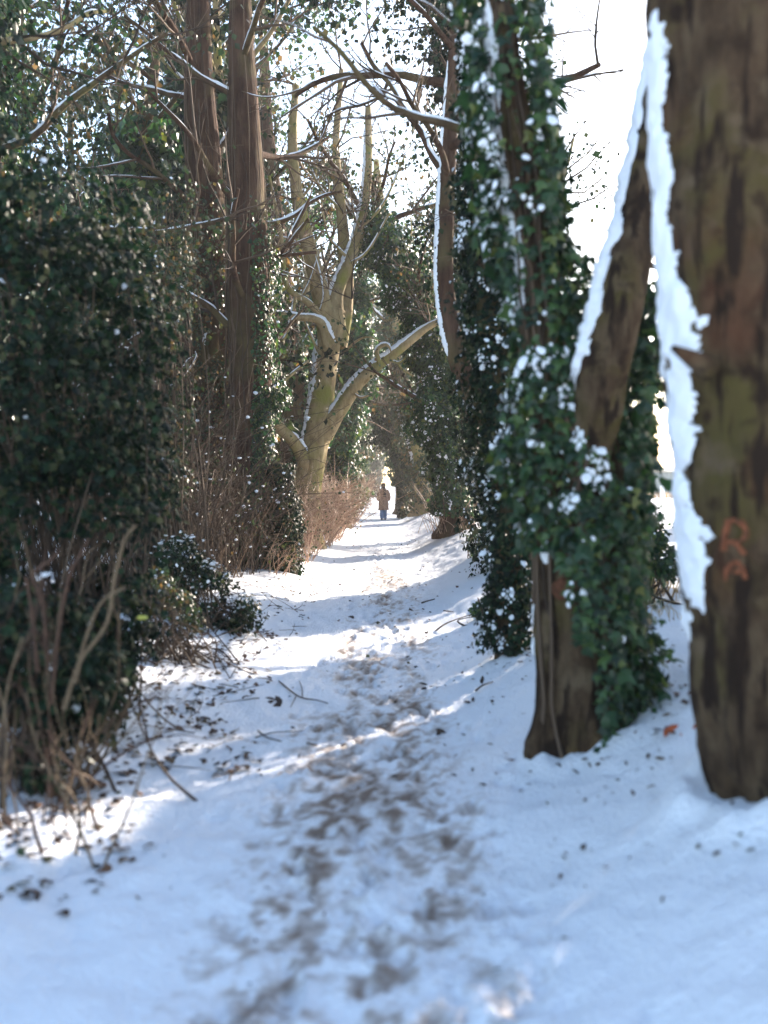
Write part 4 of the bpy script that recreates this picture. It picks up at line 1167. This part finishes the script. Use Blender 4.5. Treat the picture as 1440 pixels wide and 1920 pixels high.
tw = MB(); rg = np.random.default_rng(55)
for k in range(130):
    x, y = rg.uniform(-1.9, -.75), rg.uniform(5.2, 15)
    p = np.array((x - .03 * (y - 5), y, 0)); a = rg.uniform(0, 6.28); ln = rg.uniform(.1, .4); up_ = rg.uniform(0, .25) * (rg.random() < .35)
    e = p + (math.cos(a) * ln, math.sin(a) * ln, 0); m_ = (p + e) / 2 + rg.normal(0, .03, 3)
    p[2], e[2], m_[2] = gz(*p[:2]) + .01, gz(*e[:2]) + .015 + up_, gz(*m_[:2]) + .02 + up_ * .4
    thin(tw, curve([p, m_, e], 6), .004, .002, 4, rg.random())
tag(build('twig_litter', tw, M['twig']), 'thin bare twigs strewn along the left edge of the path', 'twigs', kind='stuff')
#@@FIELD
# ------------------------------------------------------------------ across the field
root = thing('shed', (34.5, 112, .55), 'low blue-green shed across the snowy field', 'shed')
M['shed'] = mat('blue_green_cladding', (.17, .25, .25), .7, .3, (2, [(.3, (.15, .22, .22)), (.7, (.20, .28, .28))]))
M['shed_roof'] = mat('pale_roof', (.55, .52, .42), .8, .2)
M['white_paint'] = mat('white_paint', (.75, .75, .72), .7, .3)
def boxm(x0, x1, y0, y1, z0, z1):
    v = [(x, y, z) for z in (z0, z1) for x, y in ((x0, y0), (x1, y0), (x1, y1), (x0, y1))]
    f = [(0, 3, 2, 1), (4, 5, 6, 7), (0, 1, 5, 4), (1, 2, 6, 5), (2, 3, 7, 6), (3, 0, 4, 7)]
    m = MB(); m.add(v, f); return m
build('wall', boxm(30.6, 40, 112, 118, .3, 3.05), M['shed'], root, smooth=False)
for k in range(24):
    x = 30.6 + k * .39
    build('plank', boxm(x + .01, x + .37, 111.93, 112.02, .35, 3.0), M['shed'], root, smooth=False)
rf = MB(); rf.add([(30.3, 111.6, 3.06), (40.3, 111.6, 3.06), (40.3, 115, 3.5), (30.3, 115, 3.5), (40.3, 118.4, 3.06), (30.3, 118.4, 3.06), (30.3, 111.6, 3.2), (40.3, 111.6, 3.2), (40.3, 115, 3.64), (30.3, 115, 3.64), (40.3, 118.4, 3.2), (30.3, 118.4, 3.2)],
    [(0, 3, 2, 1), (3, 5, 4, 2), (6, 7, 8, 9), (9, 8, 10, 11), (0, 1, 7, 6), (4, 5, 11, 10), (1, 2, 8, 7), (2, 4, 10, 8), (0, 6, 9, 3), (3, 9, 11, 5)])
build('roof', rf, M['shed_roof'], root, smooth=False)
pz = gz(19.6, 70)
o = build('field_post', boxm(19.35, 19.7, 70, 70.12, pz - .2, pz + 1.0), M['white_paint'], smooth=False)
bv = o.modifiers.new('bevel', 'BEVEL'); bv.width = .03
tag(o, 'short white post standing in the field in front of the shed', 'post')
bk = MB()
rg = np.random.default_rng(9)
for k in range(1300):
    x, y = rg.uniform(16, 40), rg.normal(78, 1.2)
    p = np.array((x, y, gz(x, y) - .03)); hh = rg.uniform(.25, .6)
    thin(bk, np.array([p, p + (rg.normal(0, .1), 0, hh * .6), p + (rg.normal(0, .25), 0, hh)]), .03, .01, 3, rg.random())
tag(build('grass_strip', bk, M['straw']), 'pale strip of dry grass across the field before the shed', 'grass', kind='stuff')
# low trees on the far side of the field
for k in range(16):
    x, y = -90 + k * 13 + rgf.normal(0, 3), 235 + rgf.normal(0, 10)
    rows = [(x, y, 0, .3), (x, y, 3, .25), (x + .3, y, 7, .12), (x, y, 9, .05)]
    tree('far_tree', 'low grey bare tree on the skyline beyond the snowy fields', 'tree', rows, 'bark', 700 + k, group='skyline trees', sides=6, limbs=9, limb_z=(1.5, 8), limb_len=3, limb_r=.1, kids=4, maxl=2, twig_snow=False,
         ivy=dict(density=25, size=.5, z0=.5, z1=8, spread=2.2, clump=.0), leafkind='far', leafmat='ivy_brown')

#@@PERSON
# ------------------------------------------------------------------ the walker
def ring_loft(mb, rings, sides=24, seed=0, fold=0.0, nf=9):
    """rings: (cx, cy, z, rx, ry)"""
    rg_ = np.array(rings, float)
    c = curve(rg_, len(rings) * 5)
    th = np.linspace(0, 2 * math.pi, sides, endpoint=False)
    k = 1 + fold * np.sin(th * nf + seed)[None] * np.linspace(1, 0, len(c))[:, None]
    V = np.stack([c[:, 0:1] + np.cos(th) * c[:, 3:4] * k, c[:, 1:2] + np.sin(th) * c[:, 4:5] * k, np.broadcast_to(c[:, 2:3], (len(c), sides))], -1)
    i = np.arange(len(c) * sides).reshape(len(c), sides); j = np.roll(i, -1, 1)
    mb.add(V.reshape(-1, 3), np.stack([i[:-1], j[:-1], j[1:], i[1:]], -1).reshape(-1, 4))
    for r_, flip in ((0, True), (-1, False)):
        e = np.vstack([V[r_], V[r_].mean(0)]); a = np.arange(sides)
        f = np.stack([a, (a + 1) % sides, np.full(sides, sides)], -1)
        mb.add(e, f[:, ::-1] if flip else f)
pd = 46.5
px0 = W(719, 972, pd)[0]
pz0 = gz(px0, pd)
root = thing('person', (px0, pd, pz0), 'person in a long tan coat, dark scarf and blue jeans walking away', 'person')
def PB(): return MB()
def add_local(mb):   # local figure coordinates -> world (figure faces +Y, away from the camera)
    mb.v = [v + np.array((px0, pd, pz0)) for v in mb.v]
    return mb
M['skin'] = mat('skin', (.52, .33, .25), .55, .35)
M['coat'] = mat('tan_wool', (.25, .155, .115), .95, .1, (14, [(.3, (.20, .122, .09)), (.7, (.29, .18, .135))]), (90, .3))
M['denim'] = mat('blue_denim', (.11, .20, .36), .9, .1, (30, [(.3, (.085, .16, .30)), (.7, (.14, .25, .42))]))
M['dark_wool'] = mat('dark_wool', (.035, .025, .028), .95, .1)
M['hair'] = mat('dark_hair', (.03, .02, .018), .6, .3)
M['shoe'] = mat('dark_leather', (.04, .03, .028), .5, .4)
b = PB()
ring_loft(b, [(0, .01, 1.46, .05, .05), (0, .015, 1.52, .075, .09), (0, .02, 1.60, .078, .10), (0, .015, 1.66, .072, .092), (0, .01, 1.705, .035, .05)])
ring_loft(b, [(0, 0, .82, .15, .11), (0, 0, 1.0, .14, .10), (0, 0, 1.25, .165, .11), (0, 0, 1.38, .17, .10), (0, .0, 1.44, .09, .07), (0, .005, 1.5, .052, .055)])
for s in (-1, 1):
    arm = curve([(s * .17, 0, 1.38, .055), (s * .235, -.02, 1.15, .047), (s * .25, .05, .98, .038), (s * .21, .14, .93, .033)], 16); tube(b, arm[:, :3], arm[:, 3], 12)
    palm = curve([(s * .21, .14, .93, .034), (s * .19, .19, .90, .036), (s * .185, .215, .875, .03)], 8); tube(b, palm[:, :3], palm[:, 3], 10)
    for k in range(4):
        f0 = np.array((s * (.205 - .016 * k), .215, .88 - .004 * k)); ln = (.065, .075, .07, .055)[k]
        tube(b, curve([f0, f0 + (-s * .004, ln * .5, -ln * .35), f0 + (-s * .01, ln * .65, -ln * .95)], 6), [.0095, .0095, .009, .0085, .008, .007], 7)
    t0 = np.array((s * .165, .17, .905)); tube(b, curve([t0, t0 + (-s * .03, .03, -.01), t0 + (-s * .035, .065, -.025)], 6), [.011, .011, .0105, .01, .009, .008], 7)
    st = .10 * s
    leg = curve([(s * .085, 0, .86, .088), (s * .085, .02 + st * .3, .52, .066), (s * .08, st * .8, .30, .056), (s * .08, st, .09, .042)], 20); tube(b, leg[:, :3], leg[:, 3], 14)
    tube(b, np.array([(s * .078, .085, 1.59), (s * .09, .01, 1.60)]), [.012, .02], 8)     # ear
tube(b, curve([(0, .10, 1.615), (0, .125, 1.585), (0, .115, 1.57)], 6), [.012, .016, .018, .018, .016, .01], 8)   # nose
body = build('body', add_local(b), M['skin'], root)
rm = body.modifiers.new('join', 'REMESH'); rm.mode = 'VOXEL'; rm.voxel_size = .009; rm.use_smooth_shade = True
for s in (-1, 1):
    e = PB(); blobs(e, np.array([(s * .03, .108, 1.615)]), .011, np.random.default_rng(1), 1.0); build('eye', add_local(e), M['hair'], root)
e = PB(); tube(e, np.array([(-.025, .108, 1.555), (0, .116, 1.553), (.025, .108, 1.555)]), [.004, .006, .004], 6); build('mouth', add_local(e), M['paint'], root)
c = PB()
ring_loft(c, [(0, 0, .46, .245, .17), (0, 0, .60, .235, .165), (0, 0, .85, .225, .155), (0, 0, 1.08, .215, .145), (0, 0, 1.28, .215, .14), (0, 0, 1.38, .185, .12), (0, 0, 1.45, .10, .085), (0, 0, 1.475, .085, .08)], 48, 1, .035, 9)
coat = build('coat', add_local(c), M['coat'], root)
for s in (-1, 1):
    a = PB(); arm = curve([(s * .15, 0, 1.40, .075), (s * .225, -.02, 1.24, .078), (s * .262, -.02, 1.08, .072), (s * .262, .05, .97, .066), (s * .22, .13, .925, .058)], 20); tube(a, arm[:, :3], arm[:, 3], 16, .06, 3, 9)
    build('sleeve', add_local(a), M['coat'], root)
v = PB(); v.add([(-.004, -.176, .47), (.004, -.176, .47), (.004, -.168, .95), (-.004, -.168, .95)], [(0, 1, 2, 3)]); build('back_vent', add_local(v), M['dark_wool'], root)
cl = PB(); ring_loft(cl, [(0, 0, 1.40, .125, .105), (0, 0, 1.46, .10, .09), (0, 0, 1.50, .088, .085)], 24); build('collar', add_local(cl), M['coat'], root)
sc = PB(); ring_loft(sc, [(0, 0, 1.44, .10, .09), (0, .005, 1.48, .108, .10), (0, .01, 1.53, .088, .085)], 24, 2, .03, 7)
end = curve([(.05, -.10, 1.46), (.06, -.155, 1.36), (.055, -.165, 1.22), (.05, -.165, 1.08)], 14)
for i in range(13):
    a, bq = end[i], end[i + 1]; hw = .062 + .008 * i / 13
    sc.add([a + (-hw, -.012, 0), a + (hw, -.012, 0), bq + (hw, -.012, 0), bq + (-hw, -.012, 0), a + (-hw, .01, 0), a + (hw, .01, 0), bq + (hw, .01, 0), bq + (-hw, .01, 0)], [(0, 3, 2, 1), (4, 5, 6, 7), (0, 4, 7, 3), (1, 2, 6, 5)] + ([(2, 3, 7, 6)] if i == 12 else []))
build('scarf', add_local(sc), M['dark_wool'], root)
h = PB(); ring_loft(h, [(-.01, -.045, 1.47, .085, .06), (-.008, -.03, 1.54, .10, .085), (0, -.01, 1.62, .102, .10), (0, -.004, 1.69, .085, .095), (0, 0, 1.725, .04, .05)], 24, 1, .03, 8); build('hair', add_local(h), M['hair'], root)
for s in (-1, 1):
    st = .10 * s
    j = PB(); leg = curve([(s * .085, 0, .84, .105), (s * .085, .02 + st * .3, .52, .088), (s * .08, st * .8, .30, .082), (s * .08, st, .07, .080)], 20); tube(j, leg[:, :3], leg[:, 3], 16, .05, 5, 9, cap=False); build('trouser_leg', add_local(j), M['denim'], root)
    sh = PB(); ring_loft(sh, [(s * .08, st + .045, .0, .048, .13), (s * .08, st + .045, .03, .05, .135), (s * .08, st + .03, .07, .045, .10), (s * .08, st, .11, .042, .05)], 20); build('shoe', add_local(sh), M['shoe'], root)
#@@HAZE
# ------------------------------------------------------------------ winter haze
hz = boxm(-130, 130, -20, 260, -1.6, 20)
hm = bpy.data.materials.new('winter_haze'); hm.use_nodes = True
hm.node_tree.nodes.remove(hm.node_tree.nodes['Principled BSDF'])
pv = hm.node_tree.nodes.new('ShaderNodeVolumePrincipled')
pv.inputs['Color'].default_value = (.95, .93, .92, 1)
pv.inputs['Density'].default_value = .0010
pv.inputs['Anisotropy'].default_value = .3
hm.node_tree.links.new(pv.outputs[0], hm.node_tree.nodes['Material Output'].inputs['Volume'])
ho = build('haze', hz, hm, smooth=False, kind='stuff')
ho['label'] = 'thin pale winter haze filling the avenue'
ho['category'] = 'haze'
#@@END
